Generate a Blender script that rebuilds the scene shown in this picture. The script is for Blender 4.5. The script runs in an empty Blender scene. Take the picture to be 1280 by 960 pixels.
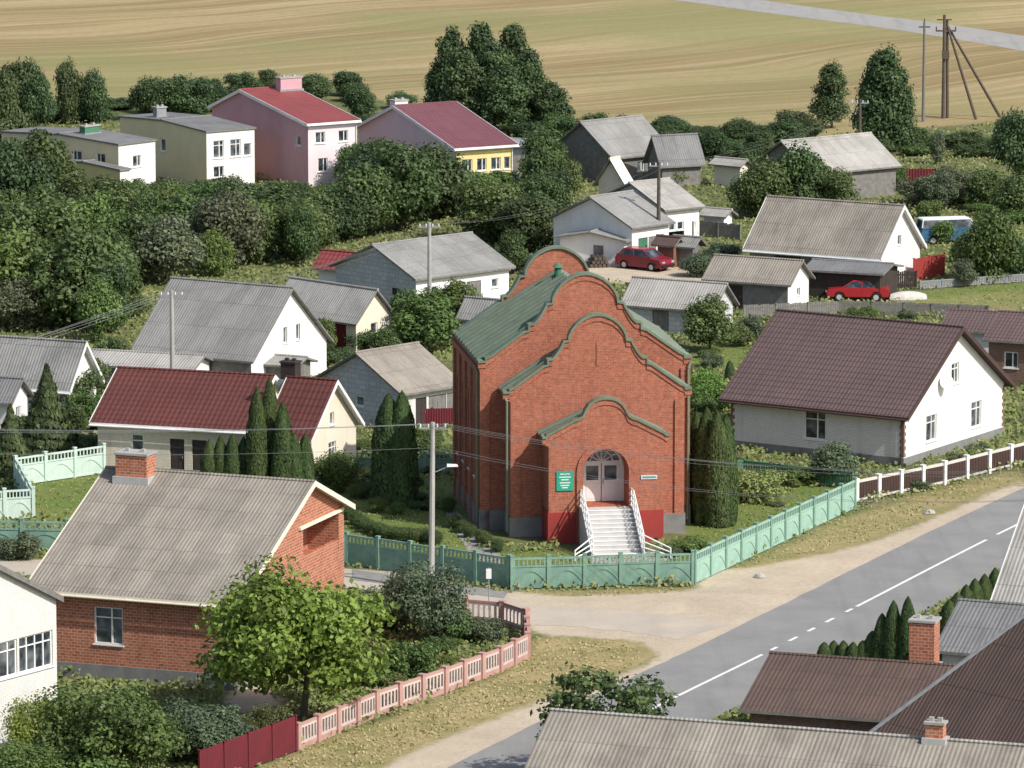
import bpy, math, random
import numpy as np
from mathutils import Vector, Matrix
from mathutils.geometry import tessellate_polygon
random.seed(7)
C = bpy.context.scene.collection
# ------------------------------------------------------------- survey helpers
CH, F = 53.0, 6600.0
PH = math.atan(1090.0/F); cp, sp = math.cos(PH), math.sin(PH)
def at(u, v, z=0.0):
    a = (u-640); b = (v-480)
    dy = F*cp-b*sp; dz = -(F*sp+b*cp)
    t = (z-CH)/dz
    return Vector((a*t, dy*t))
def proj(X, Y, Z):
    zc = Y*cp+(CH-Z)*sp
    return 640+F*X/zc, 480+F*((CH-Z)*cp-Y*sp)/zc
def zat(X, Y, v):
    k = (v-480)/F
    return CH-Y*(sp+k*cp)/(cp-k*sp)
# ------------------------------------------------------------- materials
def newmat(name):
    m = bpy.data.materials.new(name); m.use_nodes = True
    nt = m.node_tree; b = nt.nodes['Principled BSDF']
    return m, nt, b
def N(nt, t, **kw):
    n = nt.nodes.new(t)
    for k, v in kw.items():
        if k in n.inputs.keys(): n.inputs[k].default_value = v
        else: setattr(n, k, v)
    return n
def c4(c): return (c[0], c[1], c[2], 1)
def mixc(nt, fac, a, b, mode='MIX'):
    n = nt.nodes.new('ShaderNodeMix'); n.data_type = 'RGBA'; n.blend_type = mode
    for sock, val in ((n.inputs[0], fac), (n.inputs[6], a), (n.inputs[7], b)):
        if isinstance(val, bpy.types.NodeSocket): nt.links.new(val, sock)
        elif isinstance(val, (int, float)): sock.default_value = val
        else: sock.default_value = c4(val)
    return n.outputs[2]
def math_(nt, op, a, b=0.0, clamp=False):
    n = nt.nodes.new('ShaderNodeMath'); n.operation = op; n.use_clamp = clamp
    for i, val in enumerate((a, b)):
        if isinstance(val, bpy.types.NodeSocket): nt.links.new(val, n.inputs[i])
        else: n.inputs[i].default_value = val
    return n.outputs[0]
def objco(nt):
    t = nt.nodes.new('ShaderNodeTexCoord'); return t.outputs['Object']
def noise(nt, vec, scale, detail=5, rough=.6):
    n = N(nt, 'ShaderNodeTexNoise', Scale=scale, Detail=detail, Roughness=rough)
    nt.links.new(vec, n.inputs['Vector']); return n.outputs['Fac']
def ramp(nt, fac, lo, hi):
    n = nt.nodes.new('ShaderNodeMapRange'); n.inputs[1].default_value = lo; n.inputs[2].default_value = hi
    nt.links.new(fac, n.inputs[0]); return n.outputs[0]
def mapping(nt, vec, scale=(1, 1, 1), rot=(0, 0, 0)):
    n = nt.nodes.new('ShaderNodeMapping'); n.inputs['Scale'].default_value = scale; n.inputs['Rotation'].default_value = rot
    nt.links.new(vec, n.inputs[0]); return n.outputs[0]
def bump(nt, b, h, s, d=.02):
    n = N(nt, 'ShaderNodeBump', Strength=s, Distance=d); nt.links.new(h, n.inputs['Height']); nt.links.new(n.outputs[0], b.inputs['Normal'])
def plain(name, c1, c2=None, scale=1.5, rough=.8, metal=0, spec=.3, bmp=0):
    m, nt, b = newmat(name); c2 = c2 or tuple(x*.78 for x in c1)
    o = objco(nt)
    f = ramp(nt, noise(nt, o, scale), .3, .7)
    c = mixc(nt, f, c1, c2)
    g = ramp(nt, noise(nt, mapping(nt, o, (2.5, 2.5, .5)), 1.3, 6, .7), .52, .8)
    c = mixc(nt, math_(nt, 'MULTIPLY', g, .3), c, tuple(x*.5 for x in c1))
    nt.links.new(c, b.inputs['Base Color'])
    b.inputs['Roughness'].default_value = rough; b.inputs['Metallic'].default_value = metal
    b.inputs['Specular IOR Level'].default_value = spec
    if bmp: bump(nt, b, noise(nt, o, 12), bmp)
    return m
def brickm(name, c1, c2, mort, bw=.26, bh=.085, ms=.012, stain=.25, mot=1.0):
    m, nt, b = newmat(name); o = objco(nt)
    s = nt.nodes.new('ShaderNodeSeparateXYZ'); nt.links.new(o, s.inputs[0])
    cb = nt.nodes.new('ShaderNodeCombineXYZ')
    nt.links.new(math_(nt, 'ADD', s.outputs[0], s.outputs[1]), cb.inputs[0]); nt.links.new(s.outputs[2], cb.inputs[1])
    br = N(nt, 'ShaderNodeTexBrick', Scale=1.0); br.inputs['Color1'].default_value = c4(c1); br.inputs['Color2'].default_value = c4(c2)
    br.inputs['Mortar'].default_value = c4(mort); br.inputs['Mortar Size'].default_value = ms; br.inputs['Mortar Smooth'].default_value = .3
    br.inputs['Brick Width'].default_value = bw; br.inputs['Row Height'].default_value = bh
    nt.links.new(cb.outputs[0], br.inputs['Vector'])
    st = ramp(nt, noise(nt, mapping(nt, o, (1, 1, .6)), .6, 8, .7), .42, .75)
    c = mixc(nt, math_(nt, 'MULTIPLY', st, stain), br.outputs['Color'], tuple(x*.4 for x in c1))
    st2 = ramp(nt, noise(nt, o, 6, 3), .45, .75)
    c = mixc(nt, math_(nt, 'MULTIPLY', st2, .45*mot), c, tuple(min(1, x*1.5+.05) for x in c1))
    st3 = ramp(nt, noise(nt, o, 3.2, 2), .52, .7)
    c = mixc(nt, math_(nt, 'MULTIPLY', st3, .3*mot), c, tuple(x*.5 for x in c1))
    # rain streaks running down the wall
    st4 = ramp(nt, noise(nt, mapping(nt, o, (2.2, 2.2, .16)), 1.0, 5, .7), .54, .74)
    c = mixc(nt, math_(nt, 'MULTIPLY', st4, .22), c, tuple(x*.35 for x in c1))
    nt.links.new(c, b.inputs['Base Color']); b.inputs['Roughness'].default_value = .88; b.inputs['Specular IOR Level'].default_value = .2
    bump(nt, b, br.outputs['Fac'], -.4, .01)
    return m
def roofm(name, c1, c2, stainc, pitch=.19, sw=1.0, sh=1.55, stain=.5, contrast=.35, mode='slate', rough=.85, ax=0):
    m, nt, b = newmat(name); o = objco(nt)
    s = nt.nodes.new('ShaderNodeSeparateXYZ'); nt.links.new(o, s.inputs[0])
    w = math_(nt, 'SINE', math_(nt, 'MULTIPLY', s.outputs[ax], 2*math.pi/pitch))
    w01 = ramp(nt, w, -1, 1)
    cb = nt.nodes.new('ShaderNodeCombineXYZ'); nt.links.new(s.outputs[ax], cb.inputs[0]); nt.links.new(s.outputs[1-ax], cb.inputs[1])
    br = N(nt, 'ShaderNodeTexBrick', Scale=1.0); br.inputs['Color1'].default_value = c4(c1); br.inputs['Color2'].default_value = c4(c2)
    br.inputs['Mortar'].default_value = c4(tuple(x*.5 for x in c1)); br.inputs['Mortar Size'].default_value = .02
    br.inputs['Brick Width'].default_value = sw; br.inputs['Row Height'].default_value = sh; br.offset = 0.5 if mode == 'slate' else 0
    nt.links.new(cb.outputs[0], br.inputs['Vector'])
    c = br.outputs['Color']
    oi = nt.nodes.new('ShaderNodeObjectInfo')
    va = nt.nodes.new('ShaderNodeVectorMath'); va.operation = 'ADD'; nt.links.new(o, va.inputs[0])
    cr = nt.nodes.new('ShaderNodeCombineXYZ'); nt.links.new(math_(nt, 'MULTIPLY', oi.outputs['Random'], 90), cr.inputs[0]); nt.links.new(cr.outputs[0], va.inputs[1])
    st = ramp(nt, noise(nt, mapping(nt, va.outputs[0], (1.3, .35, 1)), .8, 8, .7), .42, .72)
    c = mixc(nt, math_(nt, 'MULTIPLY', st, stain), c, stainc)
    st = ramp(nt, noise(nt, va.outputs[0], .35, 3), .4, .65)
    c = mixc(nt, math_(nt, 'MULTIPLY', st, .35), c, tuple(x*1.4 for x in c1))
    st = ramp(nt, noise(nt, o, 9, 3), .35, .7)
    c = mixc(nt, math_(nt, 'MULTIPLY', st, .3), c, tuple(x*.5 for x in c1))
    c = mixc(nt, math_(nt, 'MULTIPLY', w01, contrast), c, tuple(x*.35 for x in c1))
    hgt = math_(nt, 'MULTIPLY', w01, -1)
    if mode == 'tile':
        r = math_(nt, 'FRACT', math_(nt, 'MULTIPLY', s.outputs[1-ax], 1/.38))
        dk = ramp(nt, r, .7, 1.0)
        c = mixc(nt, math_(nt, 'MULTIPLY', dk, .6), c, tuple(x*.25 for x in c1))
        hgt = math_(nt, 'ADD', hgt, r)
    nt.links.new(c, b.inputs['Base Color']); b.inputs['Roughness'].default_value = rough; b.inputs['Specular IOR Level'].default_value = .3
    bump(nt, b, hgt, .5, .04)
    return m
def glassm(name, c=(.02, .028, .035)):
    m, nt, b = newmat(name); o = objco(nt)
    f = ramp(nt, noise(nt, o, 1.1, 2), .4, .65)
    nt.links.new(mixc(nt, f, c, (.16, .18, .19)), b.inputs['Base Color']); b.inputs['Roughness'].default_value = .12
    b.inputs['Specular IOR Level'].default_value = .6
    return m

RED_BRICK = brickm('church_brick', (.40, .122, .066), (.28, .076, .042), (.34, .21, .16), stain=.38)
ORANGE_BRICK = brickm('orange_brick', (.47, .165, .08), (.31, .09, .048), (.46, .35, .29), .30, .14, .018, stain=.35)
WHITE_BRICK = brickm('white_silicate_brick', (.74, .73, .68), (.66, .65, .61), (.48, .47, .45), stain=.15, mot=.25)
CREAM_BRICK = brickm('cream_brick', (.72, .65, .52), (.64, .58, .46), (.50, .44, .36), stain=.2, mot=.3)
BLOCK = brickm('grey_block', (.58, .59, .59), (.48, .49, .50), (.34, .34, .34), .6, .3, .02, .4, mot=.6)
BROWN_BRICK = brickm('brown_brick', (.20, .11, .08), (.15, .08, .06), (.25, .2, .17))
WHITE_WALL = plain('whitewash', (.82, .81, .78), (.70, .69, .66), .7, bmp=.1)
CREAM_WALL = plain('cream_plaster', (.78, .72, .59), (.70, .64, .51), .6)
PINK_WALL = plain('pink_plaster', (.58, .34, .38), (.50, .29, .33), .4)
PALEPINK = plain('pale_pink_plaster', (.76, .66, .68), (.66, .58, .60), .5)
YELLOW_WALL = plain('yellow_plaster', (.78, .66, .28), (.68, .58, .28), .5)
PALE_YEL = plain('pale_yellow_plaster', (.80, .69, .45), (.70, .61, .41), .4)
GREYW = plain('grey_planks', (.24, .23, .21), (.14, .135, .13), 2.5)
DARKW = plain('dark_planks', (.06, .045, .04), (.035, .03, .028), 2)
GREEN_PAINT = plain('green_paint', (.07, .2, .12))
MAROON = plain('maroon_paint', (.16, .02, .03), (.11, .02, .025), 1)
REDP = plain('red_paint', (.33, .045, .038), (.27, .04, .034), 1)
WHITE = plain('white_paint', (.82, .82, .80), (.72, .72, .70), 2, rough=.5)
GREYMET = plain('grey_metal', (.30, .31, .32), (.22, .23, .24), 3, rough=.5)
WIRE = plain('wire_grey', (.22, .22, .23), (.2, .2, .2), 3, rough=.6)
CONC = plain('concrete', (.42, .41, .38), (.32, .31, .29), 1.2, bmp=.2)
PLINTH = plain('grey_plinth', (.24, .24, .235), (.17, .17, .165), 1.8, bmp=.2)
BLACK = plain('black_rubber', (.02, .02, .02))
BARK = plain('bark', (.13, .10, .075), (.07, .055, .045), 6)
GLASS = glassm('window_glass')
SLATE = roofm('slate_grey', (.32, .315, .30), (.25, .245, .235), (.12, .115, .10))
SLATE_TAN = roofm('slate_tan', (.35, .315, .265), (.265, .24, .205), (.13, .11, .09), stain=.65)
SLATE_LIGHT = roofm('slate_light', (.46, .44, .405), (.35, .34, .31), (.18, .17, .15), stain=.6)
SLATE_DARK = roofm('slate_dark', (.23, .23, .23), (.17, .175, .175), (.085, .085, .08))
BROWN_TILE = roofm('brown_metal_tile', (.155, .105, .10), (.145, .098, .094), (.115, .08, .075), .24, 1.18, 6, .25, .4, 'tile', .6)
RED_TILE = roofm('dark_red_metal_tile', (.15, .050, .042), (.135, .047, .04), (.09, .036, .032), .3, 1.18, 6, .4, .5, 'tile', .65)
RED_ROOF = roofm('red_metal', (.29, .07, .065), (.26, .065, .062), (.20, .065, .06), .35, 1.2, 8, .25, .3, 'tile', .5)
MAROON_ROOF = roofm('maroon_metal', (.21, .08, .092), (.19, .076, .086), (.16, .08, .085), .4, 1.2, 8, .25, .3, 'tile', .5)
RUST_ROOF = roofm('weathered_brown_slate', (.14, .092, .076), (.11, .075, .063), (.065, .055, .05), .19, 1.0, 1.55, .6, .4)
GREEN_ROOF = roofm('green_metal_roof', (.045, .075, .055), (.04, .066, .05), (.03, .042, .034), 1.1, 1.2, 30, .35, .3, 'slate', .5, ax=1)
RIB = plain('green_roof_ribs', (.14, .18, .13), (.10, .13, .095), 1.5, rough=.5)
COPING = plain('green_coping', (.18, .225, .155), (.13, .17, .115), 1.5, rough=.5)
FGREEN = plain('green_concrete', (.22, .36, .28), (.13, .235, .19), 1.1)
FPALE = plain('pale_green_concrete', (.54, .66, .58), (.46, .58, .51), 1.1)
FPINK = plain('pink_concrete', (.50, .29, .25), (.40, .24, .21), 1.5)
FROSE = plain('rose_concrete', (.64, .52, .48), (.48, .39, .36), 1.5)
FWHITE = plain('dull_white_concrete', (.60, .58, .54), (.45, .43, .40), 1.5)
FBROWN = plain('dark_brown_panel', (.085, .05, .042), (.06, .04, .035), 1.5)
TILE_STEP = plain('pale_step_tiles', (.56, .55, .53), (.46, .45, .44), 2)
CHROME = plain('galvanised', (.6, .6, .6), (.5, .5, .5), 3, rough=.35, metal=.3)

def leafmat():
    m, nt, b = newmat('foliage')
    oi = nt.nodes.new('ShaderNodeObjectInfo'); a = nt.nodes.new('ShaderNodeAttribute'); a.attribute_name = 'tint'
    k = math_(nt, 'ADD', math_(nt, 'MULTIPLY', a.outputs['Fac'], 1.2), .5)
    vm = nt.nodes.new('ShaderNodeVectorMath'); vm.operation = 'SCALE'
    nt.links.new(oi.outputs['Color'], vm.inputs[0]); nt.links.new(k, vm.inputs['Scale'])
    yel = mixc(nt, ramp(nt, a.outputs['Fac'], .55, 1.0), vm.outputs[0], (.20, .24, .06))
    c = mixc(nt, .35, vm.outputs[0], yel)
    nt.links.new(c, b.inputs['Base Color'])
    b.inputs['Roughness'].default_value = .55; b.inputs['Specular IOR Level'].default_value = .3
    tr = nt.nodes.new('ShaderNodeBsdfTranslucent'); nt.links.new(c, tr.inputs[0])
    mx = nt.nodes.new('ShaderNodeMixShader'); mx.inputs[0].default_value = .3
    out = nt.nodes['Material Output']
    nt.links.new(b.outputs[0], mx.inputs[1]); nt.links.new(tr.outputs[0], mx.inputs[2]); nt.links.new(mx.outputs[0], out.inputs[0])
    return m
LEAF = leafmat()

# ------------------------------------------------------------- mesh builder
class MB:
    def __init__(s): s.v = []; s.f = []; s.m = []
    def add(s, vs, fs, mi=0):
        o = len(s.v); s.v += [tuple(p) for p in vs]
        for f in fs: s.f.append([i+o for i in f]); s.m.append(mi)
    def box(s, x0, y0, z0, x1, y1, z1, mi=0):
        s.add([(x0,y0,z0),(x1,y0,z0),(x1,y1,z0),(x0,y1,z0),(x0,y0,z1),(x1,y0,z1),(x1,y1,z1),(x0,y1,z1)],
              [(0,3,2,1),(4,5,6,7),(0,1,5,4),(1,2,6,5),(2,3,7,6),(3,0,4,7)], mi)
    def mbox(s, fm, a0, a1, z0, z1, d0, d1, mi=0):
        s.add([fm(a0,z0,d0),fm(a1,z0,d0),fm(a1,z0,d1),fm(a0,z0,d1),fm(a0,z1,d0),fm(a1,z1,d0),fm(a1,z1,d1),fm(a0,z1,d1)],
              [(0,3,2,1),(4,5,6,7),(0,1,5,4),(1,2,6,5),(2,3,7,6),(3,0,4,7)], mi)
    def cyl(s, p0, p1, r0, r1=None, n=8, mi=0, caps=True):
        r1 = r0 if r1 is None else r1
        p0 = Vector(p0); p1 = Vector(p1); d = (p1-p0).normalized()
        a = d.orthogonal().normalized(); b = d.cross(a)
        vs = []
        for p, r in ((p0, r0), (p1, r1)):
            for i in range(n):
                t = 2*math.pi*i/n; vs.append(p+a*math.cos(t)*r+b*math.sin(t)*r)
        fs = [(i, (i+1) % n, n+(i+1) % n, n+i) for i in range(n)]
        if caps: fs += [tuple(range(n-1, -1, -1)), tuple(range(n, 2*n))]
        s.add(vs, fs, mi)
    def sheet(s, outline, holes, fm, mi=0):
        loops = [[Vector((a, b, 0)) for a, b in outline]]+[[Vector((a, b, 0)) for a, b in h] for h in holes]
        tris = tessellate_polygon(loops)
        flat = [p for l in loops for p in l]
        s.add([fm(p.x, p.y) for p in flat], [tuple(t) for t in tris], mi)
    def prism(s, outline, fm, d0, d1, mi=0, me=None, holes=()):
        me = mi if me is None else me
        s.sheet(outline, holes, lambda a, b: fm(a, b, d0), mi); s.sheet(outline, holes, lambda a, b: fm(a, b, d1), mi)
        for lp in [outline]+list(holes):
            n = len(lp)
            for i in range(n):
                a, b = lp[i], lp[(i+1) % n]
                s.add([fm(a[0],a[1],d0),fm(b[0],b[1],d0),fm(b[0],b[1],d1),fm(a[0],a[1],d1)], [(0,1,2,3)], me)
    def mesh(s, name, mats):
        me = bpy.data.meshes.new(name); me.from_pydata(s.v, [], s.f)
        for m in mats: me.materials.append(m)
        me.polygons.foreach_set('material_index', s.m); me.update(); return me
    def obj(s, name, mats, parent=None):
        return mkobj(name, s.mesh(name, mats), parent)
def mkobj(name, data, parent=None, loc=None):
    o = bpy.data.objects.new(name, data); C.objects.link(o)
    if parent is not None: o.parent = parent
    if loc is not None: o.location = loc
    return o
def root(name, label, cat, x, y, z=0, yaw=0, group=None):
    e = mkobj(name, None); e.location = (x, y, z); e.rotation_euler = (0, 0, yaw); e.empty_display_size = .3
    e['label'] = label; e['category'] = cat
    if group: e['group'] = group
    return e
def tag(o, label, cat, group=None):
    o['label'] = label; o['category'] = cat
    if group: o['group'] = group
FOOT = []
def blocked(X, Y, m=.6):
    for (ox, oy, dx, dy, L, W) in FOOT:
        rx, ry = X-ox, Y-oy
        a = rx*dx+ry*dy; b = -rx*dy+ry*dx
        if -m < a < L+m and -m < b < W+m: return True
    return False

# ------------------------------------------------------------- windows and doors
def window(par, fm, a, z, w, h, dep=.12, fmat=WHITE, mull=1, sill=True):
    mb = MB(); t = .07
    a0, a1, z0, z1 = a-w/2, a+w/2, z-h/2, z+h/2
    mb.mbox(fm, a0, a1, z0, z0+t, dep-.05, dep+.03); mb.mbox(fm, a0, a1, z1-t, z1, dep-.05, dep+.03)
    mb.mbox(fm, a0, a0+t, z0+t, z1-t, dep-.05, dep+.03); mb.mbox(fm, a1-t, a1, z0+t, z1-t, dep-.05, dep+.03)
    for i in range(mull):
        x = a0+w*(i+1)/(mull+1) if mull != 1 else a0+w*.6
        mb.mbox(fm, x-.035, x+.035, z0+t, z1-t, dep-.045, dep+.02)
    if h > 1.1: mb.mbox(fm, a0+t, a1-t, z0+h*.7, z0+h*.7+.05, dep-.04, dep+.015)
    o = mb.obj('window', [fmat], par)
    g = MB(); g.add([fm(a0+.03,z0+.03,dep+.01),fm(a1-.03,z0+.03,dep+.01),fm(a1-.03,z1-.03,dep+.01),fm(a0+.03,z1-.03,dep+.01)], [(0,1,2,3)])
    g.obj('glass', [GLASS], o)
    if sill:
        g = MB(); g.mbox(fm, a0-.06, a1+.06, z0-.06, z0-.005, -.07, dep-.06); g.obj('sill', [fmat], o)
def door(par, fm, a, w, h, mat_, z0=.02, dep=.1, kind='door'):
    mb = MB(); mb.mbox(fm, a-w/2, a+w/2, z0, z0+h, dep-.03, dep+.03)
    n = max(2, int(w/.35))
    for i in range(n):
        x = a-w/2+w*(i+.5)/n
        mb.mbox(fm, x-w/n*.36, x+w/n*.36, z0+.12, z0+h-.12, dep-.045, dep-.028)
    o = mb.obj(kind, [mat_], par)
    g = MB(); g.cyl(fm(a+w*.38, z0+h*.48, dep-.1), fm(a+w*.38, z0+h*.55, dep-.1), .02, n=6)
    g.obj('handle', [GREYMET], o)

def house(name, label, A, B, xR=None, h=2.5, rv=None, axis='x', rf=.5, bv=None, W=None, L=None, wall=WHITE_WALL, gable=None, roof=SLATE,
          oh=.35, wins=(), doors=(), chim=(), trim=None, plinth=None, rise=None, cat='house', hip=False, quoin=None, cap=None, opens=()):
    pA, pB = at(A[0], A[1], h), at(B[0], B[1], h)
    d = (pB-pA); D = d.length; d.normalize(); n = Vector((-d.y, d.x))
    def solve(base):
        lo, hi = .5, 60
        for _ in range(40):
            m = (lo+hi)/2; q = base+n*m
            if proj(q.x, q.y, h)[0] < xR: lo = m
            else: hi = m
        return (lo+hi)/2
    if axis == 'x':
        L = D; W = W or min(16, solve(pB)); o = pA; xd = d; yd = n; rp = pB+n*W*rf; bp = pB+n*W
    else:
        W = D; L = L or min(20, solve(pB)); o = pB; xd = n; yd = -d; rp = pB+yd*W*rf; bp = pA
    zr = h+rise if rise else zat(rp.x, rp.y, rv)
    zr = max(h+.25, min(zr, h+6.5))
    hb = zat(bp.x, bp.y, bv) if bv else h
    yaw = math.atan2(xd.y, xd.x)
    FOOT.append((o.x, o.y, xd.x, xd.y, L, W))
    R = root(name, label, cat, o.x, o.y, 0, yaw)
    fms = {'f': lambda a, z, q=0: (a, q, z), 'r': lambda a, z, q=0: (L-q, a, z), 'l': lambda a, z, q=0: (q, a, z)}
    holes = {'f': [], 'r': [], 'l': []}
    ops = []
    for wd in wins:
        fc, fr, z, w, hh = wd[:5]; a = fr*(L if fc == 'f' else W); ops.append((fc, a, z-hh/2, w, hh, wd))
    for dd in doors:
        fc, fr, w, hh, mt = dd[:5]; a = fr*(L if fc == 'f' else W); ops.append((fc, a, .02, w, hh, dd))
    mb = MB()
    for fc, a, z0, w, hh, _ in ops:
        holes[fc].append([(a-w/2, z0), (a+w/2, z0), (a+w/2, z0+hh), (a-w/2, z0+hh)])
        fm = fms[fc]
        p = holes[fc][-1]
        for i in range(4):
            q0, q1 = p[i], p[(i+1) % 4]
            mb.add([fm(q0[0], q0[1], 0), fm(q1[0], q1[1], 0), fm(q1[0], q1[1], .16), fm(q0[0], q0[1], .16)], [(0,1,2,3)], 0)
    for fc, f0, f1, z0, z1, dp in opens:
        a0, a1 = f0*W, f1*W; p = [(a0,z0),(a1,z0),(a1,z1),(a0,z1)]; holes[fc].append(p); fm = fms[fc]
        for i in range(4):
            q0, q1 = p[i], p[(i+1) % 4]
            mb.add([fm(q0[0], q0[1], 0), fm(q1[0], q1[1], 0), fm(q1[0], q1[1], dp), fm(q0[0], q0[1], dp)], [(0,1,2,3)], 0)
        mb.add([fm(x, z, dp) for x, z in p], [(0,1,2,3)], 0)
        mb.mbox(fm, a0+.01, a1-.01, z0, z0+.6, .02, .16, 0)
    gm = 1 if gable else 0
    yr = rf*W
    mb.sheet([(0, 0), (L, 0), (L, h), (0, h)], holes['f'], lambda a, z: (a, 0, z), 0)
    mb.add([(0, W, 0), (L, W, 0), (L, W, hb), (0, W, hb)], [(0,1,2,3)], 0)
    if hip: gp = [(0, 0), (W, 0), (W, hb), (0, h)]
    else: gp = [(0, 0), (W, 0), (W, hb), (yr, zr), (0, h)]
    mb.sheet(gp, holes['r'], lambda a, z: (L, a, z), gm); mb.sheet(gp, holes['l'], lambda a, z: (0, a, z), gm)
    mb.obj('wall', [wall, gable or wall], R)
    T = .13; sf = (zr-h)/yr; sb = (zr-hb)/(W-yr)
    mb = MB()
    if hip:
        k = min(L, W)*.5
        e = oh; ze = h-.05
        vs = [(-e,-e,ze),(L+e,-e,ze),(L+e,W+e,ze),(-e,W+e,ze),(k,yr,zr),(max(L-k, k+.1),yr,zr)]
        mb.add(vs, [(0,1,5,4),(1,2,5),(2,3,4,5),(3,0,4)], 0)
        mb.add([(x,y,z-.12) for x,y,z in vs[:4]]+vs[:4], [(0,1,5,4),(1,2,6,5),(2,3,7,6),(3,0,4,7),(0,3,2,1)], 1)
        for a_, b_ in ((4,5),(0,4),(3,4),(1,5),(2,5)):
            mb.cyl(Vector(vs[a_])+Vector((0,0,.03)), Vector(vs[b_])+Vector((0,0,.03)), .09, n=6, mi=2)
    else:
        cs = [(-oh, h-oh*sf+.02), (yr, zr+.02), (W+oh, hb-oh*sb+.02), (W+oh, hb-oh*sb+.02+T), (yr, zr+.02+T), (-oh, h-oh*sf+.02+T)]
        x0, x1 = -oh, L+oh
        mb.add([(x0,a,z) for a, z in cs]+[(x1,a,z) for a, z in cs],
               [(3,4,10,9),(4,5,11,10)], 0)
        mb.add([(x0,a,z) for a, z in cs]+[(x1,a,z) for a, z in cs],
               [(0,1,7,6),(1,2,8,7),(2,3,9,8),(5,0,6,11),(0,1,4,5),(1,2,3,4),(6,7,10,11),(7,8,9,10)], 1)
        mb.cyl((x0-.02,yr,zr+T+.01),(x1+.02,yr,zr+T+.01), .1, n=6, mi=2)
        if trim:
            for xx in (x1+.003, x0-.043):
                for (ya, za, yb, zb) in ((cs[0][0],cs[0][1],cs[1][0],cs[1][1]),(cs[1][0],cs[1][1],cs[2][0],cs[2][1])):
                    mb.add([(xx,ya,za-.1),(xx,yb,zb-.1),(xx,yb,zb+.16),(xx,ya,za+.16),(xx+.04,ya,za-.1),(xx+.04,yb,zb-.1),(xx+.04,yb,zb+.16),(xx+.04,ya,za+.16)],
                       [(0,1,2,3),(4,5,6,7),(3,2,6,7),(0,1,5,4)], 1)
    RO = mb.obj('roof', [roof, trim or GREYW, cap or roof], R)
    if trim:
        g = MB(); g.cyl((-oh, -oh-.07, h-oh*sf), (L+oh, -oh-.07, h-oh*sf), .06, n=8)
        g.cyl((L-.1, -.08, h-oh*sf-.1), (L-.1, -.08, .2), .04, n=6); g.obj('gutter', [trim], R)
    for fc, a, z0, w, hh, sp_ in ops:
        if sp_ in wins: window(R, fms[fc], a, z0+hh/2, w, hh, mull=(sp_[5] if len(sp_) > 5 else 1))
        else: door(R, fms[fc], a, w, hh, sp_[4])
    if plinth:
        g = MB(); e = .04
        g.box(-e, -e, 0, L+e, W+e, plinth); g.obj('plinth', [PLINTH], R)
    if quoin:
        for (x, y) in ((0, 0), (L, 0), (L, W)):
            g = MB(); z = .56; i = 0
            while z < h-.2:
                e = .12 if i % 2 else .24
                g.box(x-(.02 if x == 0 else e), y-(.02 if y == 0 else e), z, x+(e if x == 0 else .02), y+(e if y == 0 else .02), z+.2); z += .2; i += 1
            g.obj('quoin', [quoin], R)
    for ch in chim:
        fx, fy, w, dd_, up, mt = ch
        x, y = fx*L, fy*W
        zb = (h+sf*y if y < yr else hb+sb*(W-y))-.4; zt = zb+.4+up
        g = MB(); g.box(x-w/2, y-dd_/2, zb, x+w/2, y+dd_/2, zt); g.box(x-w/2-.06, y-dd_/2-.06, zt, x+w/2+.06, y+dd_/2+.06, zt+.1, 1)
        g.box(x-w/2-.12, y-dd_/2-.12, zb, x+w/2+.12, y+dd_/2+.12, zb+.62, 2)
        for q in (-.25, .25): g.box(x+q*w-.09, y-.09, zt+.1, x+q*w+.09, y+.09, zt+.25, 1)
        g.obj('chimney', [mt, CONC if mt != DARKW else DARKW, CHROME if mt == ORANGE_BRICK else GREYMET], RO)
    return R, L, W, zr

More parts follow.
